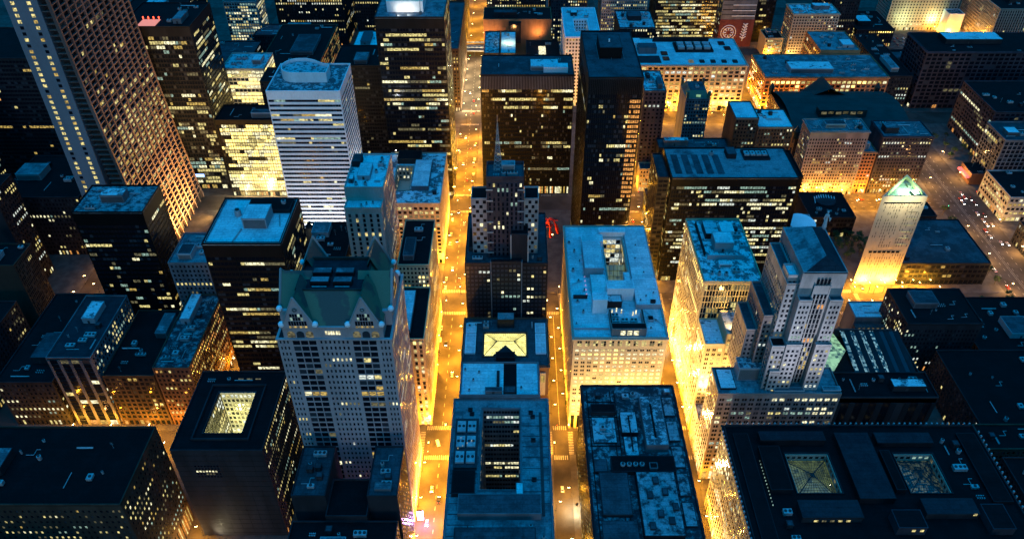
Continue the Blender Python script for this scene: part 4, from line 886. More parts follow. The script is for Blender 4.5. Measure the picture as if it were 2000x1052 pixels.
# front: two flanking stone bays with central recess of dark window strips
for (xa, xb) in ((149, 156), (165, 172)):
    b.tier(xa, xb, 313.5, 318, 77, 142, 'limestone', {'F': punch(bay=2.2, fl=3.5, pw=.42, sh=.45, lit=.2, act=.12, run=.8, top=3, pal='white', bot=1)}, 'r_grey')
    b.tier(xa - .8, xb + .8, 311.4, 313.5, 77, 112, 'limestone', {'F': punch(bay=2.2, fl=3.5, pw=.42, sh=.45, lit=.22, act=.12, run=.8, top=3, pal='white', bot=1)}, 'r_dark')
b.facade('F', 316.5, 156, 165, 77, 150, 'limestone', tall(bay=1.75, fl=3.5, pw=.34, sh=.2, sf=.42, lit=.16, act=.05, pal='orange', top=6, bot=1))
b.part('attic', 156.5, 164.5, 317.2, 317.6, 146, 148, 'limestone'); 
for k in range(4): b.part('window', 157.2 + k * 1.9, 158.4 + k * 1.9, 317.3, 317.46, 150.5, 154, 'g_dark')
for (xa, xb, ya, yb, zt, rfm) in ((143, 149, 320, 356, 148, 'r_grey'), (143.5, 149, 322, 332, 152, 'r_white'), (137, 143, 324, 354, 122, 'r_grey'), (131, 137, 328, 352, 108, 'r_grey'), (141, 149, 312.5, 320, 110, 'r_dark'), (143, 149, 311, 312.5, 92, 'r_dark')):
    b.tier(xa, xb, ya, yb, 69.5, zt, 'pink' if xa < 140 else 'limestone', {'L': sps, 'F': punch(bay=2.1, fl=3.5, pw=.45, lit=.2, act=.12, top=3, bot=1)}, rfm)
rfp = MB(); ev = [rl(149, 317.5, 157.6), rl(172, 317.5, 157.6), rl(172, 358, 157.6), rl(149, 358, 157.6)]; r1, r2 = rl(162, 326, 163), rl(162, 352, 163)
rfp.face([ev[0], ev[1], r1], 'r_navy'); rfp.face([ev[1], ev[2], r2, r1], 'r_navy'); rfp.face([ev[2], ev[3], r2], 'r_grey'); rfp.face([ev[3], ev[0], r1, r2], 'r_mid'); rfp.build('pyramid_roof', b.root)  # lit left slope and dark right slope put into the roof colours
b.done(100)
# glass annex behind
b = Bld('glass_annex', 'dark glazed annex with a green lit diamond atrium beside the pale stepped skyscraper', 'office building', 214, 352, seed=89)
b.tier(186, 246, 331, 372, 0, 64, 'dkmetal', {'F': None, 'R': punch(lit=.05)}, 'r_dark')
gl = MB(); gf = MB()
A_, B2, C2, D2 = rl(186.5, 333, 64.4), rl(200, 333, 64.4), rl(212, 368, 69), rl(186.5, 371, 70)
gl.face([rl(190, 332.5, 64.4), rl(205, 352, 69), rl(203, 371, 67), rl(187, 371, 67), rl(186.6, 352, 66)], 'l_green')
ctr = rl(204, 352, 69)
for k in range(9):
    t = k / 8; gf.bar(up(lerp(rl(190, 332.5, 64.4), rl(187, 371, 67), t)), up(lerp(rl(190.5, 332.5, 64.4), rl(204, 371, 67.5), t), .5), .14, 'dkmetal'); gf.bar(up(rl(190, 332.5, 64.4)), up(lerp(rl(187, 371, 67), rl(205, 371, 67), t), .4), .14, 'dkmetal')
s_ = gl.build('atrium_glass', b.root); gf.build('atrium_frame', s_)
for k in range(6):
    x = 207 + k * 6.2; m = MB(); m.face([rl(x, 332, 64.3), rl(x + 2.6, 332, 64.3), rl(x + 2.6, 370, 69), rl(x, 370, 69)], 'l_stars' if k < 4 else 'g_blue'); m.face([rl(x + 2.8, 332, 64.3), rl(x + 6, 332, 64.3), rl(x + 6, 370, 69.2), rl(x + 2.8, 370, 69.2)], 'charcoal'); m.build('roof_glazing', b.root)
b.part('roof_beam', 204, 240, 370, 371, 64, 70, 'dkmetal'); b.done()

b = Bld('office_tower', 'floodlit golden block with patchy blue roof and a white machine room', 'office tower', 134, 406, seed=91)
spg = band(bay=1.8, fl=4.6, pw=.14, sh=.16, act=.55, lit=.4, run=.7, top=2, pal='dim', big=4, pf=-.35, sf=.15, bot=20, shop=1)
spg2 = band(rec=.05, bay=3.0, fl=3.9, pw=.52, sh=.3, sf=.02, lit=.4, act=.4, run=.8, top=2, pal='hot', shop=1)
b.tier(116, 152, 373, 440, 0, 106, 'yellowstone', {'F': spg, 'L': spg2}, 'r_snow', parapet=1.2, cornice=.3)
b.part('penthouse', 128, 140, 404, 416, 106, 113, 'concrete', 'r_white', 'door'); b.part('screen_wall', 121, 121.6, 400, 434, 106, 109, 'dark'); b.part('screen_wall', 122, 145, 396, 396.6, 106, 109.5, 'concrete'); b.part('plant_room', 125, 134, 418, 432, 106, 110, 'charcoal', 'r_spot')
b.part('penthouse', 135, 143, 418, 428, 106, 112, 'white', 'r_white'); b.part('stair_hut', 128, 136, 388, 391, 106, 108.4, 'white', 'r_white', 'louvre'); b.clutter(122, 150, 398, 404, 106, 8, False); b.clutter(141, 151, 405, 436, 106, 9, False); b.clutter(118, 150, 376, 387, 106, 4, False); b.done(100)
b = Bld('office_block', 'amber floodlit block with two dark roofs at different heights by the golden tower', 'office building', 136, 358, seed=93)
spa2 = punch(bay=3.4, fl=3.8, pw=.42, sh=.42, lit=.35, act=.3, pal='hot', top=3, split=2, shop=1)
b.tier(116, 128, 347.5, 371, 0, 78, 'yellowstone', {'F': spa2, 'L': dict(spa2, rec=.05, sf=.02, pw=.35, sh=.35, lit=.2)}, 'r_snow'); b.tier(128.2, 157, 349.5, 371.5, 0, 84, 'yellowstone', {'F': spa2, 'R': None}, 'r_spot', parapet=1.4); b.clutter(130, 156, 352, 370, 84, 4, False); b.done(100)

b = Bld('glass_slab', 'broad black slab covered in broken rows of white lit windows, right of centre', 'office tower', 164, 528, seed=95)
spm = band(bay=1.9, fl=3.75, pw=.12, sh=.42, act=.62, lit=.12, run=.62, top=7, pal='white')
b.tier(118, 213, 505, 550, 0, 98, 'black', {'F': spm, 'L': band(bay=2.2, fl=3.75, pw=.3, sh=.4, act=.7, run=.6, lit=.3, pal='orange', top=5, shop=1)}, 'r_mid')
b.part('penthouse', 165, 172, 534, 545, 98, 102, 'dark', 'r_grey'); b.tank(154, 540, 98, 1.6, 3); b.part('plant_screen', 178, 198, 532, 546, 98, 99.2, 'charcoal', 'r_dark')
for k in range(4): b.fan_unit(179 + k * 4.6, 536, 98.8, 3.8, 6, 2)
for k in range(5): b.part('roof_tray', 122 + k * 8, 127 + k * 8, 512, 540, 98, 98.35, 'r_grey')
b.tier(109, 117.5, 512, 548, 0, 94, 'charcoal', {'F': band(act=.1, lit=.05), 'L': band(act=.3, lit=.1, pal='orange', shop=1)}, 'r_grey'); b.tier(213.2, 222, 520, 560, 0, 90, 'black', {'F': None, 'R': None}, 'r_dark'); b.done()
b = Bld('curved_block', 'pale low block with white lit ribs beside the broad black slab', 'office building', 236, 530, seed=97)
b.tier(221, 246, 508, 545, 0, 38, 'concrete', {'F': band(bay=30, fl=3.4, pw=0.01, sh=.5, act=1, run=1, lit=1, pal='hot', top=2), 'R': None}, 'r_mid', parapet=.6)
m = MB(); m.prism([(235 + 11 * math.cos(t * math.pi / 12) - b.ox, 530 + 13 * math.sin(t * math.pi / 12) - b.oy) for t in range(24)], 38, 41, 'white'); m.build('round_penthouse', b.root); b.clutter(222, 234, 509, 516, 38, 4, False); b.done()
b = Bld('low_block', 'dark flat building with ringed dome at the plaza edge', 'low building', 277, 585, seed=99)
b.tier(257, 297, 566, 606, 0, 20, 'charcoal', {'F': band(act=.1, lit=.05, shop=.3), 'R': band(act=.2)}, 'r_dark'); m = MB()
for k in range(9): m.bar(rl(269 + k * 2.2, 590, 20), rl(269 + k * 2.2, 596 + 3 * math.sin(k * .39), 23), .35, 'white')
m.bar(rl(278, 592, 20), rl(278, 592, 22), 9, 'dark', 20); m.build('roof_dome', b.root); b.clutter(260, 294, 568, 582, 20, 5, False); b.done()

# triangular tower
b = Bld('triangular_tower', 'cream triangular tower with slit windows and a green lit roof yard, floodlit at its foot', 'tower', 296, 510, seed=101)
T = [(277, 500), (311, 500), (307.5, 531)]; Tl = [(p[0] - b.ox, p[1] - b.oy) for p in T]
cx_, cy_ = sum(p[0] for p in Tl) / 3, sum(p[1] for p in Tl) / 3
b.w.prism(Tl, 0, 82, 'cream')
def ins(f): return [(cx_ + (p[0] - cx_) * f, cy_ + (p[1] - cy_) * f) for p in Tl]
I = ins(.9); pr = MB()
for k in range(3): pr.prism([Tl[k], Tl[(k + 1) % 3], I[(k + 1) % 3], I[k]], 82, 86, 'cream')
pr.build('parapet', b.root); m = MB(); m.prism(ins(.895), 82, 82.3, 'r_mid'); m.build('roof', b.root)
rng = random.Random(8); slits = []
for j in range(24):
    z = 8 + j * 3.05; cl = 'l_a' if 11 <= j <= 21 and rng.random() < .45 else 'g_dark'
    if j in (8, 9): continue
    m = MB()
    for k in range(16):
        if rng.random() < .42 or (k in (2, 9) and j > 9): continue
        x = 279.5 + k * 1.95 - b.ox + rng.uniform(-.2, .2); m = MB(); m.box(x, x + .32, 499.86 - b.oy, 500.02 - b.oy, z, z + 2.1, 'l_a' if rng.random() < .02 else 'g_dark'); slits.append(m)
    if 10 <= j <= 21 and j % 2 == 0: m = MB(); m.box(301 - b.ox, 308.5 - b.ox, 499.8 - b.oy, 500.02 - b.oy, z + 2.3, z + 2.6, 'l_a' if j < 19 else 'g_dark'); m.build('ledge_light', b.root)
slits.reverse()
for m in slits[:100]: m.build('slit_window', b.root)
fm = MB()
for m in slits[100:]:
    o_ = len(fm.v); fm.v += m.v; fm.f += [tuple(o_ + i for i in f) for f in m.f]; fm.m += [fm.mi(m.mats[0])] * len(m.f)
fm.build('far_windows', b.root)['kind'] = 'stuff'
m = MB(); m.box(280 - b.ox, 308 - b.ox, 499.8 - b.oy, 500.02 - b.oy, 79.3, 80.5, 'g_dark'); m.build('top_louvre', b.root)
m = MB(); 
for k in range(7): m.box(281 + k * 3.6 - b.ox, 283.6 + k * 3.6 - b.ox, 499.8 - b.oy, 500.02 - b.oy, 32.5, 34.5, 'g_dark')
m.build('plant_window_row', b.root); b.part('roof_unit', 302, 307, 503, 509, 82.3, 85, 'charcoal', 'r_white'); b.part('roof_unit', 303.5, 306, 517, 522, 82.3, 84, 'grey', 'r_mid'); b.done()
bld('parking_block', 'broad dark flat roofed block right behind the cream triangular tower', 'low building', 311.5, 383, 500, 562, 21, 'charcoal', punch(bay=4, fl=5, pw=.2, lit=.06, act=.1, pal='dim', shop=.2), 'r_grey', n=3, pent=False, faces='FL')
bld('low_block', 'small dark block behind the broad dark flat roof', 'low building', 345, 372, 574, 596, 16, 'dark', punch(lit=.1), 'r_dark', n=2, pent=False)
bld('office_block', 'black block with speckled side windows in front of the cream triangular tower', 'office building', 270, 322, 402, 440, 45, 'dark', punch(bay=2.6, lit=.05, act=.3, run=.6, pal='white', top=5), 'r_dark', faces='FL', n=5, spside=punch(bay=2.6, lit=.3, act=.3, run=.6, pal='white'))
b = bld('low_block', 'low roof with decorated beam across the yard behind the green atrium', 'low building', 250, 282, 432, 450, 24, 'grey', None, 'r_white', n=3, pent=False)
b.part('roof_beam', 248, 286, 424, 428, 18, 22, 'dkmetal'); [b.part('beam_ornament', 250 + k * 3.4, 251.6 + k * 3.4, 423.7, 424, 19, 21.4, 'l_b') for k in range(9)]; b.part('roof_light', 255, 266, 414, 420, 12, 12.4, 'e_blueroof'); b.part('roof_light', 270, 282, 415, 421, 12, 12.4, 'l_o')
bld('flat_block', 'dark flat block with one paler roof panel at the right edge', 'low building', 290, 400, 320, 392, 30, 'dark', punch(lit=.05, act=.03), 'r_dark', faces='FL', n=8)
bld('low_block', 'low yard building with greenish lamps on its roof near the right edge', 'low building', 330, 396, 404, 462, 18, 'charcoal', punch(lit=.15, act=.1, pal='cool'), 'r_dark', faces='FL', n=9)
bld('office_block', 'dark brick block with strips of yellow office windows, lower right edge', 'office building', 276, 396, 297, 316, 42, 'brick', punch(bay=3, lit=.2, act=.45, run=.6, pal='yellow'), 'r_dark', faces='FL', n=6)
bld('office_block', 'black block cut by the lower right corner of the view', 'office building', 276, 380, 205, 285, 50, 'dark', punch(lit=.06, act=.1), 'r_dark', faces='FL', n=8)

# back right quarter
bld('department_store', 'long cream block with big square windows and bright white roof', 'office building', 118, 252, 805, 878, 54, 'cream', punch(bay=6.2, fl=4.6, pw=.35, sh=.35, lit=.3, act=.35, pal='warm', shop=1, top=2, bot=8), 'r_white', faces='FR', n=0, pent=False, cornice=1)
rt = [o for o in C.objects if o.get('label', '').startswith('long cream block with big')][0]
def addp(root, name, x0, x1, y0, y1, z0, z1, mat, roof=None):
    m = MB(); ox, oy = root.location[0], root.location[1]; m.box(x0 - ox, x1 - ox, y0 - oy, y1 - oy, z0, z1, mat)
    if roof: m.box(x0 + .2 - ox, x1 - .2 - ox, y0 + .2 - oy, y1 - .2 - oy, z1 - .02, z1 + .2, roof)
    return m.build(name, root)
addp(rt, 'penthouse', 120, 142, 852, 866, 54, 60, 'white', 'r_white'); addp(rt, 'penthouse', 138, 158, 836, 850, 54, 61, 'grey', 'r_grey'); addp(rt, 'light_well', 130, 160, 812, 830, 54, 54.6, 'dark'); addp(rt, 'screen_wall', 158, 222, 870, 871, 54, 59, 'charcoal'); addp(rt, 'plant_deck', 180, 222, 840, 864, 54, 56, 'dark', 'r_dark')
for k in range(8): addp(rt, 'air_handler', 183 + (k % 4) * 9.6, 190 + (k % 4) * 9.6, 843 + (k // 4) * 9, 850 + (k // 4) * 9, 56.2, 59, 'metal')
for k in range(5): addp(rt, 'roof_light', 190 + k * 12, 195 + k * 12, 812, 818, 54, 55.4, 'l_c' if k == 0 else 'dark')
for q in ((163, 818), (163, 832), (232, 860), (236, 846)): addp(rt, 'roof_light', q[0], q[0] + 7, q[1], q[1] + 9, 54, 55, 'dkmetal', 'g_dark')
b = Bld('copper_top_tower', 'narrow grey tower with glowing green copper roof in front of the long cream block', 'office tower', 177, 716, seed=103)
b.tier(166, 189, 700, 732, 0, 66, 'grey', {'F': punch(bay=2.6, fl=3.6, pw=.45, lit=.15, act=.2, pal='cool'), 'R': punch(lit=.1)}, 'r_dark'); rf = MB()
e4 = [rl(166, 700, 66), rl(189, 700, 66), rl(189, 732, 66), rl(166, 732, 66)]; t4 = [rl(170, 706, 73), rl(185, 706, 73), rl(185, 726, 73), rl(170, 726, 73)]
for k in range(4): rf.face([e4[k], e4[(k + 1) % 4], t4[(k + 1) % 4], t4[k]], 'copper')
rf.face(t4, 'r_grey'); rf.build('copper_roof', b.root); b.part('dormer_light', 176, 180, 701.5, 703, 67.5, 70, 'l_green'); [b.part('corner_turret', x, x + 2.4, y, y + 2.4, 66, 74, 'copper') for x in (166, 186.6) for y in (700, 729.6)]; b.clutter(171, 184, 707, 725, 73, 3, False); b.done()
bld('office_block', 'plain dark side walled tower with cluttered white roofs next to the tallest black slab', 'office tower', 117, 137, 655, 698, 96, 'purple', punch(bay=4, lit=.05, act=.02, pal='white'), 'r_snow', n=7, faces='FL')
bld('low_block', 'long low block with a thin roof behind the broad black slab', 'low building', 132, 196, 634, 652, 50, 'charcoal', band(bay=9, lit=.3, act=.2, pal='white'), 'r_grey', n=5)
b = Bld('office_block', 'brown twin roofed block with many tiny lit windows and bright blue roofs', 'office building', 222, 650, seed=105)
spb = punch(bay=2.8, fl=3.6, pw=.45, lit=.15, act=.3, pal='white')
b.tier(218, 250, 632, 667, 0, 72, 'brown', {'F': spb, 'R': spb}, 'r_white'); b.tier(197, 217.8, 634, 667, 0, 80, 'brown', {'F': spb, 'R': None, 'L': None}, 'r_white'); b.clutter(222, 248, 642, 665, 72, 6, False); b.done()
b = Bld('department_store', 'wide orange lit corner block with deep blue roof behind the dark green gabled roof', 'office building', 340, 838, seed=107)
spo = punch(bay=5.5, fl=4.4, pw=.3, sh=.35, lit=.3, act=.5, pal='hot', shop=1, top=4, bot=8)
b.tier(274, 409, 805, 866, 0, 40, 'orange', {'F': spo, 'L': spo}, 'r_mid', cornice=.8); b.clutter(278, 405, 810, 862, 40, 16); b.tier(352, 398, 868, 925, 0, 44, 'orange', {'F': None, 'L': spo}, 'r_mid'); b.clutter(355, 395, 872, 920, 44, 6); b.done()
b = Bld('green_roof_library', 'dark building with sweeping dark green gabled roof and glazed lantern', 'library', 324, 716, seed=109)
b.tier(268, 380, 668, 765, 0, 42, 'brick', {'F': punch(bay=7, fl=12, pw=.4, lit=.1), 'L': punch(bay=7, fl=12, pw=.4, lit=.15, act=.3, pal='orange'), 'R': punch(bay=7, fl=12)}, 'dkcopper')
rf = MB(); n = 10
for k in range(n):                                              # gently curved main roof along x
    a0, a1 = k / n, (k + 1) / n; f = lambda t: 42 + 13 * math.sin(math.pi * t) ** .7; yy = lambda t: 667 + 99 * t
    rf.face([rl(267, yy(a0), f(a0)), rl(381, yy(a0), f(a0)), rl(381, yy(a1), f(a1)), rl(267, yy(a1), f(a1))], 'dkcopper')
rf.build('roof', b.root)
for (xa, xb, ya, zp) in ((300, 338, 664, 56), (300, 338, 766, 60)):
    g_ = MB(); d = 30 if ya < 700 else -30; L_, R_, T_ = rl(xa, ya, 43), rl(xb, ya, 43), rl((xa + xb) / 2, ya, zp); Lb, Rb, Tb = rl(xa, ya + d, 52), rl(xb, ya + d, 52), rl((xa + xb) / 2, ya + d, zp)
    g_.face([L_, R_, T_], 'brick'); g_.face([L_, T_, Tb, Lb], 'dkcopper'); g_.face([R_, Rb, Tb, T_], 'dkcopper'); g_.build('gable', b.root)
for (x, y) in ((268, 668), (268, 762), (378, 762), (378, 668)): 
    m = MB(); m.bar(rl(x, y, 42), rl(x, y, 50), 2.2, 'dkcopper', 6, 3.2); m.bar(rl(x, y, 50), rl(x, y, 55), 3.0, 'dkcopper', 6, .2); m.build('roof_ornament', b.root)
for k in range(6): b.part('lantern_window', 296 + k * 7, 301 + k * 7, 690 + (k % 2), 690.3 + (k % 2), 55.5, 58, 'l_c')
b.part('lantern', 294, 340, 691, 700, 52, 59, 'dkcopper', 'dkcopper'); b.done()
bld('hotel_block', 'tall cream brick block with dense square windows glowing amber at street level', 'office building', 267, 320, 634, 658, 67, 'pink', punch(bay=2.5, fl=3.5, pw=.45, sh=.42, lit=.3, act=.15, pal='warm', shop=1, top=7), 'r_mid', faces='FL', n=6, cornice=.9, nind=100)
bld('office_block', 'narrow ornate orange lit block wedged between the cream brick block and a dark one', 'office building', 321, 334, 637, 656, 44, 'orange', punch(bay=2.8, fl=3.6, pw=.3, lit=.05, shop=1), 'r_mid', n=3, cornice=.7)
bld('office_block', 'dark purple brick block with sprinkled white windows right of the cream brick block', 'office building', 335.5, 381, 637, 668, 60, 'purple', punch(bay=2.6, fl=3.6, pw=.45, lit=.14, act=.2, pal='white', shop=1), 'r_mid', n=6, faces='FR', cornice=.6)
bld('office_block', 'long dark block with rounded corner and deep window grid, upper right', 'office building', 445, 640, 812, 866, 66, 'purple', punch(bay=6, fl=4.5, pw=.25, sh=.3, lit=.03, act=.0, pal='dim', shop=.2), 'r_dark', faces='FL', n=10, cornice=1)
bld('office_block', 'deep brown block with thin roof lines along the right edge', 'office building', 470, 640, 700, 770, 52, 'purple', punch(bay=5, fl=4.2, pw=.3, lit=.04, act=.1, pal='white'), 'r_dark', faces='FL', n=10)
bld('office_block', 'small cube shaped grey block with open window grid at the right edge', 'office building', 455, 500, 648, 684, 50, 'grey', punch(bay=4.5, fl=4.2, pw=.25, sh=.25, lit=.05), 'r_grey', faces='FL', n=4)
bld('office_block', 'low dark corner block with white lit ribs on its side by the wide road', 'office building', 441, 520, 590, 636, 25, 'limestone', punch(bay=4, fl=4.5, pw=.3, lit=.15, act=.15, shop=.8, pal='hot'), 'r_dark', faces='FL', n=5)
b = bld('low_block', 'little building with red lit canopy beside the wide road junction', 'shop', 440, 458, 652, 674, 11, 'brick', None, 'r_dark', n=1, pent=False)
b.part('canopy_light', 436.5, 439.8, 654, 672, 6, 8, 'e_redsign')
bld('office_block', 'unlit block over the wide road at the far right edge', 'office building', 520, 620, 640, 690, 40, 'dark', punch(lit=.05), 'r_dark', faces='FL', n=6)
bld('office_block', 'unlit low block at right edge in front of the ribbed corner block', 'office building', 436, 540, 500, 560, 20, 'dark', punch(lit=.06, shop=.3), 'r_dark', faces='FL', n=6)
bld('office_block', 'dark roofed low row above the deep blue roof', 'office building', 412, 438, 812, 930, 38, 'dark', punch(lit=.12, act=.2, pal='white'), 'r_dark', faces='FL', n=5)
b = bld('office_tower', 'cream tower with lit vertical ribs at the top right', 'office tower', 598, 660, 960, 1050, 58, 'cream', tall(bay=3, pw=.5, sh=.2, sf=.5, lit=.04, act=.05, shop=1), 'r_dark', faces='FL', n=4)
bld('office_tower', 'tall pale tower standing over the floodlit parking yard', 'office tower', 500, 590, 1040, 1080, 110, 'cream', punch(bay=4, fl=3.8, pw=.5, lit=.06, act=.08, pal='warm'), 'r_grey', faces='FL', n=3)
bld('low_block', 'white walled low block beside the parking yard glowing green', 'low building', 570, 590, 1018, 1036, 30, 'white', None, 'r_mid', faces='FL', n=2, pent=False)
bld('office_block', 'dark low block left of the green glowing parking yard', 'low building', 440, 488, 985, 1050, 22, 'dark', punch(lit=.2, act=.3, pal='hot', shop=1), 'r_dark', faces='FL', n=5)
bld('office_block', 'black low block in front of the green glowing parking yard', 'low building', 452, 540, 876, 936, 16, 'dark', punch(lit=.05), 'r_dark', faces='FL', n=7)
bld('hotel_block', 'cream arched window block with amber ground floor near the top right', 'office building', 342, 398, 950, 984, 56, 'cream', punch(bay=3.4, fl=3.7, pw=.4, lit=.12, act=.15, pal='warm', shop=1, top=3), 'r_snow', faces='FL', n=6, cornice=.9)
bld('low_block', 'small glassy block glowing yellow green left of the cream arched window block', 'shop', 314, 336, 952, 980, 24, 'yellowstone', band(bay=2.4, act=.95, run=.95, lit=.8, pal='yellow'), 'r_dark', n=2)
bld('office_tower', 'brown tower striped with rows of yellow windows behind the white roof', 'office tower', 174, 250, 962, 1010, 120, 'bronze', band(bay=1.9, fl=3.9, pw=.14, sh=.42, act=.85, run=.75, lit=.4, pal='yellow', shop=1), 'r_dark', n=2)
b = Bld('mural_tower', 'grey striped tower with a red mural of a round emblem and leaf', 'office tower', 286, 1010, seed=111)
b.tier(262, 306, 985, 1030, 0, 36, 'mural', {'F': None, 'L': punch(lit=.3)}, None, parapet=0); b.tier(262.3, 305.7, 985.4, 1030, 36, 130, 'grey', {'F': band(bay=20, fl=6, pw=.02, sh=.8, lit=.02, act=0), 'L': tall(lit=.2, pal='orange')}, 'r_dark')
m = MB(); cx_ = 275 - b.ox; yy = 984.85 - b.oy
for rr, n in ((9.5, 26), (6.5, 18)):
    for k in range(n):
        a, c = 2 * math.pi * k / n, 2 * math.pi * (k + 1) / n; m.bar((cx_ + rr * math.cos(a), yy, 19 + rr * math.sin(a)), (cx_ + rr * math.cos(c), yy, 19 + rr * math.sin(c)), .55, 'white')
for k in range(8): a = k * math.pi / 4; m.bar((cx_ + 3 * math.cos(a), yy, 19 + 3 * math.sin(a)), (cx_ + 6 * math.cos(a), yy, 19 + 6 * math.sin(a)), .8, 'white')
m.build('round_emblem', b.root); m = MB()
m.bar((294 - b.ox, yy, 8), (296 - b.ox, yy, 31), .5, 'white')
for k in range(6): z = 11 + k * 3.4; m.bar((294.3 + k * .3 - b.ox, yy, z), (290.5 + k * .4 - b.ox, yy, z + 3), .7, 'white'); m.bar((294.3 + k * .3 - b.ox, yy, z), (298.2 - b.ox, yy, z + 3), .7, 'white')
m.build('leaf_emblem', b.root)
for k in range(10): b.part('white_stripe', 276, 305, 985.1, 985.45, 40 + k * 7, 40.9 + k * 7, 'white')
b.done()
bld('office_tower', 'narrow black tower right of the mural with a broken line of lit windows', 'office tower', 308, 334, 1000, 1060, 120, 'black', band(bay=3, act=.25, lit=.1, run=.6, pal='yellow'), 'r_dark', n=1)
bld('office_block', 'low cluttered roofs with teal lamp glow behind the tallest black slab', 'office building', 122, 164, 890, 944, 62, 'charcoal', punch(lit=.2, act=.2, pal='cool'), 'r_spot', n=14)
bld('office_tower', 'pale block dotted with yellow windows at the top centre right', 'office tower', 110, 168, 985, 1030, 95, 'limestone', punch(bay=2.6, lit=.4, act=.4, pal='yellow'), 'r_grey', n=3)
b = Bld('office_block', 'white ribbed block with ring shaped blue roof behind the wide black slab', 'office building', 73, 858, seed=113)
b.tier(55, 93, 818, 905, 0, 80, 'white', {'F': punch(bay=3.4, fl=4, pw=.45, lit=.1, act=.15), 'L': punch(bay=3.4, lit=.1)}, 'r_white', courts=[(66, 82, 835, 870, 60, punch(lit=.3))], cornice=.6); b.clutter(58, 90, 872, 902, 80, 6); b.done()
b = Bld('theatre_block', 'plain orange lit rear wall block beyond the wide black slab', 'theatre', 3, 920, seed=115)
b.tier(-36, 44, 905, 944, 0, 66, 'orange', {'F': None, 'L': None}, 'r_dark'); b.part('wall_sign', -20, -8, 904.8, 905.02, 44, 54, 'brick'); b.part('penthouse', -6, 8, 900, 904.9, 40, 64, 'dark', 'r_dark'); b.part('floodlamp', -1, 3, 899.6, 900, 58, 61, 'l_o'); b.clutter(-30, 40, 910, 940, 66, 5); b.done()
bld('low_block', 'small square block with patchy blue roof beside a pale green lit roof', 'low building', -33, -16, 822, 884, 60, 'dark', punch(lit=.1), 'r_spot', faces='FL', n=2, pent=False)
bld('low_block', 'small block with roof lit pale green behind the wide black slab', 'low building', -15, 2, 822, 884, 60, 'dark', punch(lit=.1), 'r_white', n=4, pent=False)
b = bld('low_block', 'dark block with one bright square skylight and brass parapet', 'low building', 14, 52, 836, 892, 46, 'dark', punch(lit=.1, act=.1), 'r_dark', n=3, pent=False); b.part('skylight', 28, 36, 850, 872, 46.1, 48, 'l_w')
bld('office_tower', 'dark tower with gridded windows at the top centre beyond the railway', 'office tower', -34, 40, 985, 1040, 90, 'dark', punch(bay=3, lit=.2, act=.3, pal='warm'), 'r_grey', n=3)
bld('office_block', 'dim brown tower beside the top centre gridded one', 'office tower', 46, 92, 985, 1050, 100, 'purple', punch(bay=3, lit=.3, act=.4, pal='yellow'), 'r_grey', n=3)
bld('office_block', 'dark block behind the deep blue roof at the upper right', 'office building', 402, 434, 985, 1060, 60, 'dark', punch(lit=.1), 'r_dark', faces='FL', n=5)
bld('office_block', 'dark brown tower beside the ribbed cream tower at the top edge', 'office tower', 680, 760, 880, 960, 70, 'purple', punch(lit=.05), 'r_dark', faces='FL', n=4)
bld('low_block', 'low charcoal shed west of the twin roofed brown block', 'low building', 118, 124, 560, 606, 24, 'charcoal', punch(lit=.2, shop=1), 'r_grey', faces='FL', n=1, pent=False)
bld('corner_shop', 'tiny stone corner building between the tallest black slab and the street', 'shop', 118, 130, 640, 652, 24, 'yellowstone', punch(bay=3, lit=.5, act=.6, pal='orange', shop=1), 'r_grey', faces='FL', n=2, pent=False)


# ------------------------------------------------------------------ elevated railway, sculpture, statue
t = thing('elevated_railway', 'raised railway with lit platform crossing the long avenue', 'railway', (0, 963, 0))
m = MB(); m.box(-420, 120, -9, 9, 6.2, 7.2, 'dkmetal'); m.build('deck', t)
for yy in (-6, -3, 3, 6): m = MB(); m.bar((-420, yy, 7.35), (120, yy, 7.35), .18, 'metal'); m.build('rail', t)
for k in range(27): m = MB(); x = -410 + k * 20; [m.box(x - .3, x + .3, yy - .3, yy + .3, 0, 6.25, 'dkmetal') for yy in (-8, 8)]; m.build('column', t)
for yy in (-8, 8): m = MB(); m.box(-90, 60, yy - 2, yy + 2, 7.2, 8.2, 'concrete'); m.build('platform', t); m = MB(); m.box(-70, 40, yy - 1.6, yy + 1.6, 11.6, 12, 'metal'); m.build('platform_roof', t)
m = MB(); [m.box(-66 + k * 6, -63 + k * 6, yy - .3, yy + .3, 12.02, 12.5, 'l_w') for k in range(17) for yy in (-8, 8)]; m.build('platform_lamps', t)
t = thing('steel_sculpture', 'arched red steel sculpture standing lit in the dark plaza', 'sculpture', (30, 574, 0))
def arc(pts, r, nm):
    m = MB()
    for k in range(len(pts) - 1): m.bar(pts[k], pts[k + 1], r * (1 + .4 * math.sin(k)), 'red', 4)
    m.build(nm, t)
def quad(p0, p1, p2, n=10): return [tuple((1 - s) ** 2 * p0[i] + 2 * s * (1 - s) * p1[i] + s * s * p2[i] for i in range(3)) for s in [k / n for k in range(n + 1)]]
arc(quad((-9, 2, 0), (-9, 1, 15), (0, 0, 13)), 1.1, 'arch'); arc(quad((0, 0, 13), (6, 0, 17), (9, -3, 0)), 1.1, 'arch'); arc(quad((0, 0, 13), (2, -7, 12), (2, -9, 0)), 1.0, 'arch'); arc(quad((0, 0, 13), (4, 6, 12), (-3, 9, 0)), .9, 'arch')
m = MB(); m.prism([(-3, -2), (3, -3), (5, 1), (0, 3)], 6.5, 7.1, 'red'); m.build('plate', t); m = MB(); m.prism([(0, 0), (9, -1), (6, 3)], 12.5, 13, 'red'); m.build('plate', t)
for (x, y) in ((-6, -4), (4, -5), (8, 4), (-2, -7)): m = MB(); m.ball((x, y, .6), .5, 'e_lamp', 6); m.build('uplight', t)
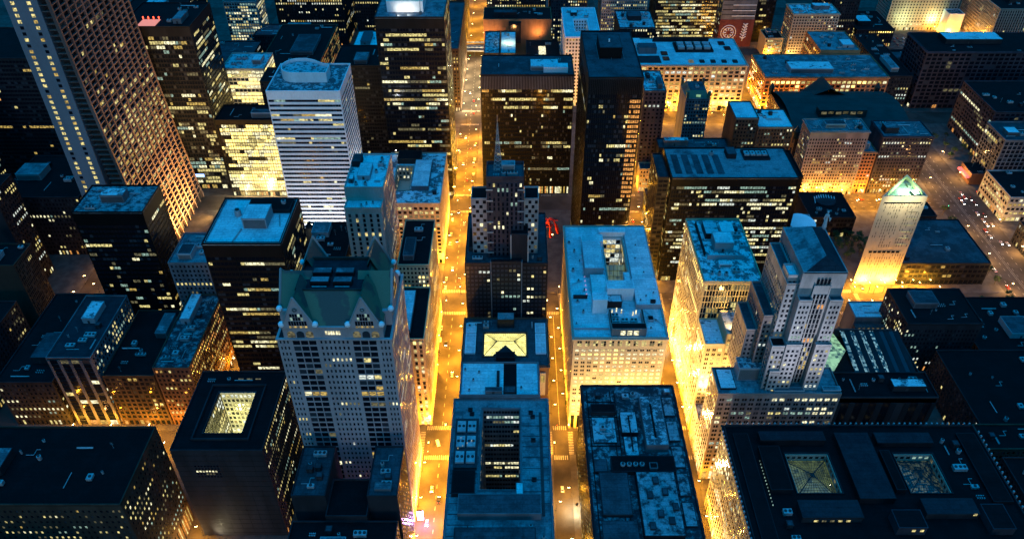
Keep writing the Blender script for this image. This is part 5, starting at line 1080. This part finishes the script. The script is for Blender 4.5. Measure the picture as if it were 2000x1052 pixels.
t = thing('statue', 'silver draped statue on the pyramid roof of the pale stepped skyscraper', 'statue', (171, 356.5, 157))
m = MB(); m.bar((0, 0, 0), (0, 0, 2.5), 1.5, 'limestone', 8, 1.0); m.build('plinth', t)
m = MB()
for z0, r0, z1, r1 in ((2.5, 1.25, 6, .9), (6, .9, 8.4, .75), (8.4, .75, 10.3, 1.0), (10.3, 1.0, 11.2, .45), (11.2, .35, 11.8, .35)): m.bar((0, 0, z0), (0, 0, z1), r0, 'statue', 10, r1)
m.ball((0, 0, 12.3), .62, 'statue'); m.bar((-.9, 0, 10.6), (-1.5, -.3, 8.2), .3, 'statue', 6, .22); m.bar((-1.5, -.3, 8.2), (-1.2, -1.0, 7.2), .22, 'statue', 6, .18); m.bar((.9, 0, 10.6), (1.5, -.2, 8.2), .3, 'statue', 6, .22); m.bar((1.5, -.2, 8.2), (1.5, -1.1, 7.6), .22, 'statue', 6, .18)
m.build('figure', t); m = MB(); m.bar((1.5, -1.2, 7), (1.5, -1.2, 9), .35, 'statue', 6, .6); m.build('sheaf', t)

# ------------------------------------------------------------------ street lamps
m_pole, m_arm, m_head, m_glow = MB(), MB(), MB(), MB()
m_pole.bar((0, 0, 0), (0, 0, 9), .12, 'dkmetal', 6, .07); m_pole.bar((0, 0, 0), (0, 0, .9), .25, 'dkmetal', 6, .18)
m_arm.bar((0, 0, 8.8), (1.8, 0, 9.4), .06, 'dkmetal'); m_head.box(1.5, 2.7, -.22, .22, 9.3, 9.55, 'dkmetal'); m_glow.box(1.45, 2.75, -.3, .3, 9.0, 9.295, 'e_lamp')
POLE, ARM, HEADM, GLOW = m_pole.mesh('pole'), m_arm.mesh('arm'), m_head.mesh('lamp_head'), m_glow.mesh('lamp_glass')
LD = {}
def lamp(x, y, rz, label, group, e=9000, col=(1, .40, .02)):
    t = thing('street_lamp', label, 'street lamp', (x, y, .14), rz, group)
    for nm, me in (('pole', POLE), ('arm', ARM), ('lamp_head', HEADM), ('lamp_glass', GLOW)):
        o = bpy.data.objects.new(nm, me); C.objects.link(o); o.parent = t
    e *= .72 if e == EA else 1.4; k = (e, col)
    if k not in LD: d = bpy.data.lights.new('lamp_light', 'POINT'); d.energy = e; d.color = col; d.shadow_soft_size = .35; LD[k] = d
    o = bpy.data.objects.new('lamp_light', LD[k]); C.objects.link(o); o.parent = t; o.location = (2.1, 0, 8.7)
EA = 70000
def row_y(xs, ys, label, group, e=EA, col=(1, .40, .02)):
    for i, y in enumerate(ys):
        lamp(xs[0], y, 0, label, group, e, col); lamp(xs[1], y + 10, math.pi, label, group, e, col)
def row_x(ys, xs, label, group, e=EA, col=(1, .40, .02)):
    for i, x in enumerate(xs):
        lamp(x, ys[0], math.pi / 2, label, group, e, col); lamp(x + 10, ys[1], -math.pi / 2, label, group, e, col)
row_y((-58.2, -37.8), list(range(262, 322, 26)) + list(range(352, 460, 26)), 'orange street lamp along the near half of the long central avenue', 'lamps along the near central avenue')
row_y((-58.2, -37.8), list(range(492, 604, 32)) + list(range(634, 770, 34)), 'orange street lamp along the middle of the long central avenue', 'lamps along the middle avenue')
row_y((-58.2, -37.8), list(range(806, 940, 30)), 'street lamp on the far stretch of the avenue before the raised railway', 'lamps along the far avenue', 14000, (1, .72, .35))
row_y((-58.2, -37.8), [1000, 1040, 1080, 1130, 1180], 'street lamp on the avenue beyond the raised railway', 'lamps beyond the railway', 26000)
row_y((25.6, 35.4), [250, 285, 362, 384, 406, 428, 450], 'amber lamp in the narrow side street right of the stepped tower', 'lamps in the narrow side street', 9000)
row_y((97.4, 115.6), [215, 240, 265, 290, 350, 372, 394, 416, 438, 458, 494, 518, 542, 566, 590, 640, 670, 700, 735, 765], 'amber lamp in the bright street along the golden buildings', 'lamps in the bright golden street', 15000)
row_x((327.5, 346.5), [-300, -275, -250, -225], 'orange lamp at the foot of the brown blocks on the left', 'lamps under the brown blocks', 12000)
row_x((327.5, 346.5), [-55, 26, 99], 'lamp at a corner of the near cross street', 'lamps on the near cross street', 15000)
row_x((467.5, 488.5), [-53, -30, 26, 60, 100, 262, 280, 300, 330], 'lamp on the second cross street', 'lamps on the second cross street', 3500)
row_x((608.5, 630.5), [-170, -140, -110, -80, -52, 100], 'lamp on the third cross street left of the broad black slab', 'lamps on the third cross street', 2500)
row_x((608.5, 630.5), [262, 280, 298, 316, 334, 352, 372], 'amber lamp lining the street below the cream brick block', 'lamps below the cream brick block', 13000)
row_x((776.5, 802.5), [118, 140, 162, 184, 206, 228, 262, 285, 310], 'amber lamp under the long cream block', 'lamps under the long cream block', 20000)
row_x((776.5, 802.5), [-260, -230, -170, -140, -100, -52], 'amber lamp in the far left cross street', 'lamps in the far left cross street', 9000)
row_y((-203.5, -182), [358, 382, 406], 'orange lamp in the gap between the brown block and black tower', 'lamps between brown block and black tower', 9000)
row_y((-202, -183), [238, 258], 'orange lamp beside the dotted corner block', 'lamps beside the corner block', 9000)
row_y((-351, -335), [480, 500, 520], 'orange lamp in the slot behind the black glass tower', 'lamps in the dark slot', 1800)
row_x((632 - 23, 630.5), [-262, -240, -218], 'white lamp on the plaza below the glowing glass block', 'lamps under the glass block', 16000, (1, .74, .34))
row_x((948, 984), [320, 345, 370, 395, 575], 'amber lamp by the far right cross street', 'lamps at far upper right', 16000)
row_y((256.5, 272.5), [810, 835, 860, 890, 920], 'amber lamp between the cream and orange blocks', 'lamps between cream and orange blocks', 12000)
row_y((398, 435), [490, 530, 570, 650, 690], 'pale lamp along the wide diagonal looking road', 'lamps along the wide road', 13000, (1, .50, .14))
row_y((560, 578), [985, 1005, 1030, 1060], 'amber lamp near the ribbed cream tower', 'lamps near the ribbed tower', 14000)

# ------------------------------------------------------------------ floodlights that wash the walls
def flood(x, y, z, tx, ty, tz, label, e, col=(1, .62, .18), ang=120, glow='e_lamp', sz=.9, soft=.6, blend=1.0):
    t = thing('floodlight', label, 'floodlight', (x, y, z)); d = Vector((tx - x, ty - y, tz - z)).normalized(); q = d.to_track_quat('-Z', 'Y'); t.rotation_mode = 'QUATERNION'; t.rotation_quaternion = q
    m = MB(); m.box(-sz / 2, sz / 2, -sz / 2, sz / 2, 0, sz * .6, 'dkmetal'); m.box(-.08, .08, sz / 2, sz / 2 + .7, 0, .2, 'dkmetal'); m.build('housing', t); m = MB(); m.box(-sz * .42, sz * .42, -sz * .42, sz * .42, -.04, -.005, glow); m.build('lens', t)
    L = bpy.data.lights.new('flood_beam', 'SPOT'); L.energy = e * .5; L.color = col; L.spot_size = R(ang); L.spot_blend = blend; L.shadow_soft_size = soft
    o = bpy.data.objects.new('flood_beam', L); C.objects.link(o); o.parent = t; o.location = (0, 0, -.3)
F = flood
F(99, 398, 2, 116, 398, 45, 'floodlight on kerb washing the golden block', 420000, ang=150)
F(99, 425, 2, 116, 425, 50, 'second floodlight on kerb washing the golden block, farther along', 420000, ang=150)
F(99, 360, 2, 116, 360, 40, 'floodlight on kerb under the amber block with two roofs', 330000, ang=150)
F(99, 318, 2, 116, 320, 40, 'floodlight at the corner of the pale base of the stepped skyscraper', 300000, ang=150)
F(99, 255, 2, 116, 262, 25, 'floodlight beside the lattice sided block', 160000, ang=150)
F(50, 329, 2, 52, 349, 45, 'left floodlight across the street facing the cream bank block', 330000, ang=120)
F(66, 329, 2, 66, 349, 55, 'middle floodlight across the street facing the cream bank block', 420000, ang=120)
F(82, 329, 2, 80, 349, 45, 'right floodlight across the street facing the cream bank block', 330000, ang=120)
F(152, 372.5, 40, 146, 372, 106, 'lamp on the wall of the amber block shining up', 3000, ang=140)
F(134, 353, 84.6, 134, 373, 92, 'roof floodlight between the two dark roofs', 70000, ang=150)
F(126, 333, 30, 128, 347, 60, 'floodlight in the light well below the amber block', 70000, ang=150)
F(122, 336, 32, 136, 346, 95, 'floodlight in the light well washing the stepped shoulders', 420000, ang=140)
F(160, 246, 78, 160, 314, 118, 'added roof floodlight aimed at the pale stepped skyscraper from the lattice sided block', 330000, (.86, .86, 1), 60, 'e_white')  # added lamp, set far back to light the tower front evenly
row_x((489.5, 497), [262, 274, 286, 298, 312, 326], 'amber lamp on the forecourt of the triangular tower', 'lamps on the forecourt', 16000)
F(283, 493.5, 1, 286, 500, 14, 'left glaring floodlight at the foot of the triangular tower', 64000, (1, .55, .14), 150, sz=1.8)
F(304, 493.5, 1, 302, 500, 14, 'right glaring floodlight at the foot of the triangular tower', 64000, (1, .55, .14), 150, sz=1.8)
F(287, 488, 86, 290, 500, 80, 'left pale lamp arm at the top of the triangular tower', 26000, (1, .9, .5), 150, 'e_white', .6)
F(301, 488, 86, 301, 500, 80, 'right pale lamp arm at the top of the triangular tower', 26000, (1, .9, .5), 150, 'e_white', .6)
F(302, 505, 90, 300, 510, 82, 'green tinted lamp over the triangular roof yard', 120000, (.5, 1, .4), 160, 'e_green', .5)
F(-235, 612, 2, -235, 632, 35, 'floodlight under the glowing glass block', 420000, (1, .60, .14), 140)
F(-215, 612, 2, -212, 632, 45, 'floodlight at the right foot of the glowing glass block', 420000, (1, .60, .14), 140)
F(-270, 600, 2, -295, 585, 40, 'floodlight washing the sloping grid of the slanted slab tower', 1600000, (1, .50, .12), 150)
F(-272, 560, 2, -295, 560, 40, 'second floodlight washing the sloping grid, nearer the camera', 1300000, (1, .50, .12), 150)
F(-172, 500, 2, -164, 532, 110, 'left added white floodlight hidden below the white banded tower', 210000, (.82, .9, 1), 120, 'e_white')  # added unseen lamp, brightens the white bands
F(-145, 500, 2, -145, 532, 120, 'right added white floodlight hidden below the white banded tower', 210000, (.82, .9, 1), 120, 'e_white')  # likewise added and unseen, for the right half of the front
F(-115, 545, 62, -127, 556, 110, 'added white floodlight washing the side of the white banded tower', 90000, (.82, .9, 1), 140, 'e_white')  # added lamp lifting the tower's side wall
F(-262, 700, 80, -262, 722, 60, 'roof floodlight facing the pale lit block', 60000, (1, .8, .4), 150)
F(-175, 262, 1.5, -168, 268, 8, 'very bright white floodlight at the foot of the blank walled court block', 14000, (1, .86, .5), 120, 'e_white', 2.0)
F(-178, 258, 1.5, -190, 262, 6, 'bright lamp beside the corner block entrance', 30000, (1, .7, .3), 160, 'e_white', 1.6)
F(-157, 309, 22, -157, 295, 60, 'floodlight on the floor of the glowing square light court', 150000, (1, .95, .35), 170, 'e_white')
F(-166.5, 295, 48, -160, 295, 60, 'added lamp halfway up the glowing square light court, left', 60000, (1, .9, .25), 175, 'e_white')  # added fill lamp, evens the glow up the court walls
F(-148.5, 295, 48, -155, 295, 60, 'added lamp halfway up the glowing square light court, right', 60000, (1, .9, .25), 175, 'e_white')  # added fill lamp for the opposite court wall
F(-157, 284, 22, -157, 300, 60, 'second floodlight on the floor of the glowing square light court', 150000, (1, .95, .35), 170, 'e_white')
F(106, 424, 9, 106, 424, 0, 'starry white lamp hung over the street right of the cream bank block', 90000, (1, .85, .5), 160, 'e_white', 2.4)
F(37.5, 283, 9, 36, 284, 0, 'white lamp over the narrow street by the patchy blue roof', 60000, (1, .85, .5), 160, 'e_white', 1.4)
F(0, 898, 62, 0, 905, 55, 'lamp on the orange rear wall', 24000, (1, .5, .15), 160)
F(30, 896, 50, 26, 905, 55, 'second lamp on the orange rear wall, at its right end', 24000, (1, .5, .15), 160)
F(-25, 892, 50, -25, 905, 54, 'third lamp on the orange rear wall, at its left end', 20000, (1, .5, .15), 160)
F(-6, 850, 70, -6, 852, 60, 'green white lamp above the pale green roof', 16000, (.8, 1, .55), 160, 'e_white')
F(-96, 636, 173, -90, 645, 176, 'white floodlight on the machine room of the black gold tower', 5000, (1, .95, .8), 160, 'e_white', .8)
F(-88, 636, 173, -84, 645, 176, 'second white floodlight on the machine room of the black gold tower', 5000, (1, .95, .8), 160, 'e_white', .8)
F(540, 1000, 12, 540, 1000, 0, 'green white lamp over the parking yard', 60000, (.8, 1, .5), 165, 'e_white', 1.2)
F(520, 1020, 14, 525, 1040, 20, 'green white lamp under the tall pale tower', 70000, (.8, 1, .5), 165, 'e_white', 1.2)
F(560, 1030, 14, 560, 1040, 20, 'green white lamp beside the white walled low block', 50000, (.8, 1, .5), 165, 'e_white', 1.2)
F(590, 975, 3, 600, 985, 25, 'lamp washing the ribbed side of the cream tower', 90000, (1, .82, .35), 150)
F(360, 430, 22, 362, 425, 18, 'green white lamp on the low yard building', 9000, (.7, 1, .75), 160, 'e_white', 1.2)
F(372, 420, 22, 370, 418, 18, 'second green white lamp on the low yard building, nearer', 9000, (.7, 1, .75), 160, 'e_white', 1.2)
F(-142, 455, 92, -144, 450, 88, 'bright work lamp on the dark low roof', 2500, (1, .9, .5), 160, 'e_white', 1.0)
F(-104, 610, 62, -96, 600, 60, 'terrace lamp on the arcade block roof', 2500, (1, .8, .4), 160, 'e_white', .8)
for k, x in enumerate((130, 160, 190, 220, 240)): F(x, 797, 2, x, 805, 30, ('first', 'second', 'third', 'fourth', 'fifth')[k] + ' floodlight from the left under the long cream block', 60000, (1, .55, .14), 150)
for k, x in enumerate((272, 290, 308)): F(x, 624, 2, x, 634, 30, ('left', 'middle', 'right')[k] + ' floodlight under the cream brick block', 30000, (1, .55, .14), 150)
F(262, 820, 2, 274, 830, 20, 'floodlight on the side of the orange lit corner block', 50000, (1, .5, .12), 150)
F(285, 797, 2, 290, 805, 20, 'floodlight at the front of the orange lit corner block', 50000, (1, .5, .12), 150)
for k, x in enumerate((350, 380)): F(x, 940, 2, x, 950, 20, ('left', 'right')[k] + ' floodlight under the cream arched window block', 50000, (1, .55, .14), 150)
for k, (x, y) in enumerate(((-280, 345), (-245, 345), (-215, 345))): F(x, y - 6, 1, x, 352, 16, ('left', 'middle', 'right')[k] + ' floodlight under the brown blocks', 10000, (1, .42, .10), 150)

# ------------------------------------------------------------------ lit sign, signals
t = thing('video_sign', 'glaring purple white sign on the wall at the near end of the avenue', 'sign', (-57.3, 276, 4)); m = MB(); m.box(0, 3.6, -.4, .4, 0, 9, 'dkmetal'); m.build('sign_frame', t); m = MB(); m.box(.2, 3.4, -.48, -.41, .2, 8.8, 'e_purple'); m.box(3.61, 3.68, -.3, .3, .2, 8.8, 'e_purple'); m.build('sign_face', t)
L = bpy.data.lights.new('sign_light', 'POINT'); L.energy = 16000; L.color = (.6, .3, 1); L.shadow_soft_size = 2; o = bpy.data.objects.new('sign_light', L); C.objects.link(o); o.parent = t; o.location = (4.5, -3, 3)
t = thing('shop_sign', 'small blue sign on the glass base of the pink decked tower', 'sign', (-300, 643.5, 14)); m = MB(); m.box(-6, 6, 0, .4, 0, 3, 'e_blue'); m.build('sign_face', t); m = MB(); m.box(-6.3, 6.3, .4, .8, -.3, 3.3, 'dkmetal'); m.build('sign_frame', t)
sp_, sb_ = MB(), MB(); sp_.bar((0, 0, 0), (0, 0, 5.5), .09, 'dkmetal', 6); sp_.bar((0, 0, 5.3), (2.6, 0, 5.5), .06, 'dkmetal'); sb_.box(2.3, 2.8, -.2, .2, 4.6, 5.9, 'dkmetal')
SG = {c: MB() for c in ('e_red', 'e_green')}
for c in SG: SG[c].box(2.35, 2.75, -.26, -.2, 5.5 if c == 'e_red' else 4.7, 5.85 if c == 'e_red' else 5.05, c); SG[c] = SG[c].mesh('signal_lens')
SP, SBX = sp_.mesh('pole'), sb_.mesh('signal_box')
for k, (x, y, c) in enumerate([(-38, 347, 'e_green'), (-58, 326, 'e_green'), (26, 347, 'e_red'), (-38, 467, 'e_green'), (-58, 489, 'e_green'), (-38, 608, 'e_red'), (-58, 631, 'e_red'), (98, 467, 'e_red'), (98, 608, 'e_red'), (115, 631, 'e_red'), (-38, 803, 'e_green'), (-58, 946, 'e_green'), (398, 608, 'e_green'), (434, 631, 'e_red'), (256, 776, 'e_green'), (272, 803, 'e_green')]):
    t = thing('traffic_signal', ('green' if c == 'e_green' else 'red') + ' traffic signal at a crossing corner', 'traffic signal', (x, y, .14), 0, 'traffic signals showing ' + ('green' if c == 'e_green' else 'red'))
    for nm, me in (('pole', SP), ('signal_box', SBX), ('signal_lens', SG[c])): o = bpy.data.objects.new(nm, me); C.objects.link(o); o.parent = t

# ------------------------------------------------------------------ cars
def make_car(label, mat, kind):
    t = thing('parked_car' if kind == 'p' else 'car', label, 'car', (0, 0, -50)); m = MB(); hw = .92
    pr = [(-2.25, .35), (-2.25, .82), (-1.95, .95), (-1.0, 1.0), (1.35, .98), (2.15, .85), (2.28, .6), (2.28, .35)]
    n = len(pr); b0 = 0
    m.v = [(-hw, y, z) for y, z in pr] + [(hw, y, z) for y, z in pr]
    for k in range(n): m.f.append((k, (k + 1) % n, n + (k + 1) % n, n + k)); m.m.append(m.mi(mat))
    m.f.append(tuple(range(n))); m.m.append(0); m.f.append(tuple(reversed(range(n, 2 * n)))); m.m.append(0)
    m.build('body', t)
    m = MB(); tb = [(-.84, -1.55), (.84, -1.55), (.84, 1.0), (-.84, 1.0)]; tt = [(-.66, -1.0), (.66, -1.0), (.66, .35), (-.66, .35)]; m.prism(tb, .95, 1.42, 'g_car', tt); cb = m.build('cabin', t)
    m = MB(); m.box(-.64, .64, -.98, .33, 1.41, 1.47, mat); m.build('car_roof', cb)
    for x in (-.9, .9):
        for y in (-1.4, 1.4): m = MB(); m.bar((x - .11, y, .34), (x + .11, y, .34), .34, 'tyre', 12); m.build('wheel', t)
    for x in (-.62, .62): m = MB(); m.box(x - .2, x + .2, 2.27, 2.33, .58, .76, 'e_head' if kind == 'd' else 'metal'); m.build('headlight', t); m = MB(); m.box(x - .2, x + .2, -2.31, -2.25, .66, .84, 'e_red' if kind == 'd' else 'red'); m.build('tail_light', t)
    return t
CM = ['carw', 'cark', 'cars', 'caro']; NM = {'carw': 'white', 'cark': 'black', 'cars': 'silver', 'caro': 'red'}
D_ = {(m_, k_): make_car('x', m_, k_) for m_ in CM for k_ in 'pd'}; used = set()
def put(x, y, rz, mat, kind, where, grp):
    lb = NM[mat] + ' car ' + ('with lights on ' if kind == 'd' else 'parked ') + where; s_ = D_[(mat, kind)]
    if (mat, kind) not in used: used.add((mat, kind)); t = s_; t.location = (x, y, .02); t.rotation_euler = (0, 0, rz); t['label'] = lb
    else: t = copy_tree(s_, (x, y, .02), rz, lb)
    t['group'] = NM[mat] + ' ' + grp; return t
rc = random.Random(4)
for x, y, r_, m_ in [(-46, 292, 0, 'cark'), (-51, 300, math.pi, 'carw'), (-46.4, 262, 0, 'cark'), (-52, 276, math.pi, 'cars'), (-44.5, 398, 0, 'carw'), (-51, 430, math.pi, 'cark'), (-45, 505, 0, 'caro'), (-51.5, 520, math.pi, 'carw'), (-50, 560, math.pi, 'cark'), (-45, 585, 0, 'cars'), (-51, 605, math.pi, 'cark'), (-46, 660, 0, 'caro'), (-51, 690, math.pi, 'carw'), (-45, 720, 0, 'caro'), (-51, 745, math.pi, 'cars'), (-46, 830, 0, 'caro'), (-51, 850, math.pi, 'carw'), (-45, 800, 0, 'caro')]:
    put(x, y, r_, m_, 'd', 'driving on the long central avenue', 'cars driving on the avenue')
for y in range(356, 455, 13): put(-55.8, y, math.pi, rc.choice(CM), 'p', 'at the left kerb of the avenue below the amber corner block', 'cars parked at the near left kerb')
for y in list(range(496, 600, 12)) + list(range(640, 760, 15)): put(rc.choice((-55.8, -40.2)), y + rc.uniform(-2, 2), 0, rc.choice(CM), 'p', 'at the kerb in the middle stretch of the avenue', 'cars parked along the middle avenue')
for x, y, r_, m_ in [(104, 420, math.pi, 'carw'), (109, 440, 0, 'carw'), (105, 505, math.pi, 'caro'), (109, 560, 0, 'carw'), (108, 590, 0, 'caro'), (104, 352, math.pi, 'cars')]: put(x, y, r_, m_, 'd', 'in the bright street beside the golden block', 'cars driving in the golden street')
for y in range(500, 600, 11): put(99.2, y, 0, rc.choice(CM), 'p', 'below the tallest black slab', 'cars parked below the tallest black slab')
for i, y in enumerate(range(555, 640, 9)):
    for x in (421, 426, 431): 
        if rc.random() < .45: put(x + rc.uniform(-.3, .3), y + rc.uniform(-2, 2), math.pi, rc.choice(CM), 'd', 'queuing on the wide road at the right', 'cars queuing on the wide road')
for y in range(430, 540, 22): put(402, y, 0, rc.choice(CM), 'd', 'rolling away down the wide road', 'cars rolling on the wide road')
for x in range(270, 395, 19): put(x, rc.choice((613, 619, 625)), math.pi / 2, rc.choice(CM), 'd', 'on the street between plaza and cream brick block', 'cars below the cream brick block')
for i in range(3):
    for x in range(500, 560, 4):
        if rc.random() < .8: put(x, 990 + i * 11, 0, rc.choice(CM), 'p', 'in the green lit parking yard', 'cars in the parking yard')
for x, y in ((28, 225), (31.5, 255), (30, 300)): put(x, y, 0, 'carw', 'p', 'in the narrow side street', 'cars in the narrow side street')
for (k, s_) in D_.items():
    if k not in used:
        for ch in list(s_.children_recursive): bpy.data.objects.remove(ch)
        bpy.data.objects.remove(s_)
t = thing('van', 'white van turning at the near crossing of the avenue', 'van', (-50, 336, .02), .3); m = MB(); m.prism([(-1, -2.7), (1, -2.7), (1, 1.6), (-1, 1.6)], .4, 2.3, 'carw', [(-.9, -2.6), (.9, -2.6), (.9, 1.2), (-.9, 1.2)]); m.build('body', t); m = MB(); m.prism([(-1, 1.6), (1, 1.6), (1, 2.7), (-1, 2.7)], .4, 1.2, 'carw', [(-.9, 1.6), (.9, 1.6), (.9, 2.5), (-.9, 2.5)]); m.build('bonnet', t)
for x in (-.95, .95):
    for y in (-1.7, 1.8): m = MB(); m.bar((x - .12, y, .4), (x + .12, y, .4), .4, 'tyre', 12); m.build('wheel', t)

# ------------------------------------------------------------------ trees
def tree_mesh(seed, h):
    r = random.Random(seed); tr = MB(); lf = MB(); tr.bar((0, 0, 0), (.1, 0, h * .45), .22, 'bark', 6, .14); cs = []
    for k in range(6):
        a = k * 1.05 + r.random(); e = (math.cos(a) * h * .24, math.sin(a) * h * .24, h * r.uniform(.6, .9)); tr.bar((.05, 0, h * r.uniform(.3, .45)), e, .1, 'bark', 4, .04); cs.append(e)
    cs.append((0, 0, h * .95))
    for k in range(420):
        c = r.choice(cs); rad = h * .17 * (r.random() ** .4); th, ph = r.uniform(0, 6.28), math.acos(r.uniform(-1, 1)); p = Vector((c[0] + rad * math.sin(ph) * math.cos(th), c[1] + rad * math.sin(ph) * math.sin(th), c[2] + rad * .8 * math.cos(ph)))
        s_ = r.uniform(.22, .5); a = Vector((r.uniform(-1, 1), r.uniform(-1, 1), r.uniform(-.6, .6))).normalized() * s_; c2 = a.orthogonal().normalized() * s_ * .7; lf.face([p - a, p + c2, p + a, p - c2], 'leaf')
    return tr.mesh('trunk'), lf.mesh('crown')
TM = [tree_mesh(k, 8 + k) for k in range(3)]
def tree(x, y, k, label, grp):
    t = thing('street_tree', label, 'tree', (x, y, .14), k * 1.7, grp); a, c = TM[k % 3]
    for nm, me in (('trunk', a), ('crown', c)): o = bpy.data.objects.new(nm, me); C.objects.link(o); o.parent = t
k = 0
for y in (536, 543, 550, 557, 564): 
    for x in (281, 288, 295, 302): tree(x + rc.uniform(-2, 2), y + rc.uniform(-3, 3), k, 'small leafy tree in the dark garden behind the triangular tower', 'trees beside the triangular tower'); k += 1
for x in range(120, 250, 16): tree(x, 800, k, 'street tree silhouetted before the lit long cream block', 'trees under the long cream block'); k += 1
for x in range(-262, -200, 12): tree(x, 604, k, 'lit tree on the plaza below the glowing glass block', 'trees under the glowing glass block'); k += 1
for y in range(360, 470, 18): tree(400, y, k, 'dark roadside tree by the wide road, lower right', 'trees along the wide road'); k += 1
for y in (500, 512, 524, 560, 585, 600): tree(393, y, k, 'dark tree at the edge of the wide road beside the broad dark roof', 'trees beside the broad dark roof'); k += 1
for x, y in ((442, 700), (450, 708), (460, 696), (446, 720), (462, 715), (440, 735), (455, 740), (404, 470), (392, 478), (340, 470), (352, 466), (366, 472)): tree(x, y, k, 'dark tree on an unlit lot near the wide road', 'trees on unlit lots'); k += 1
for y in (365, 388, 411, 434, 457): tree(37.6, y, k, 'thin tree against the dark side of the cream bank block', 'trees in the narrow side street'); k += 1
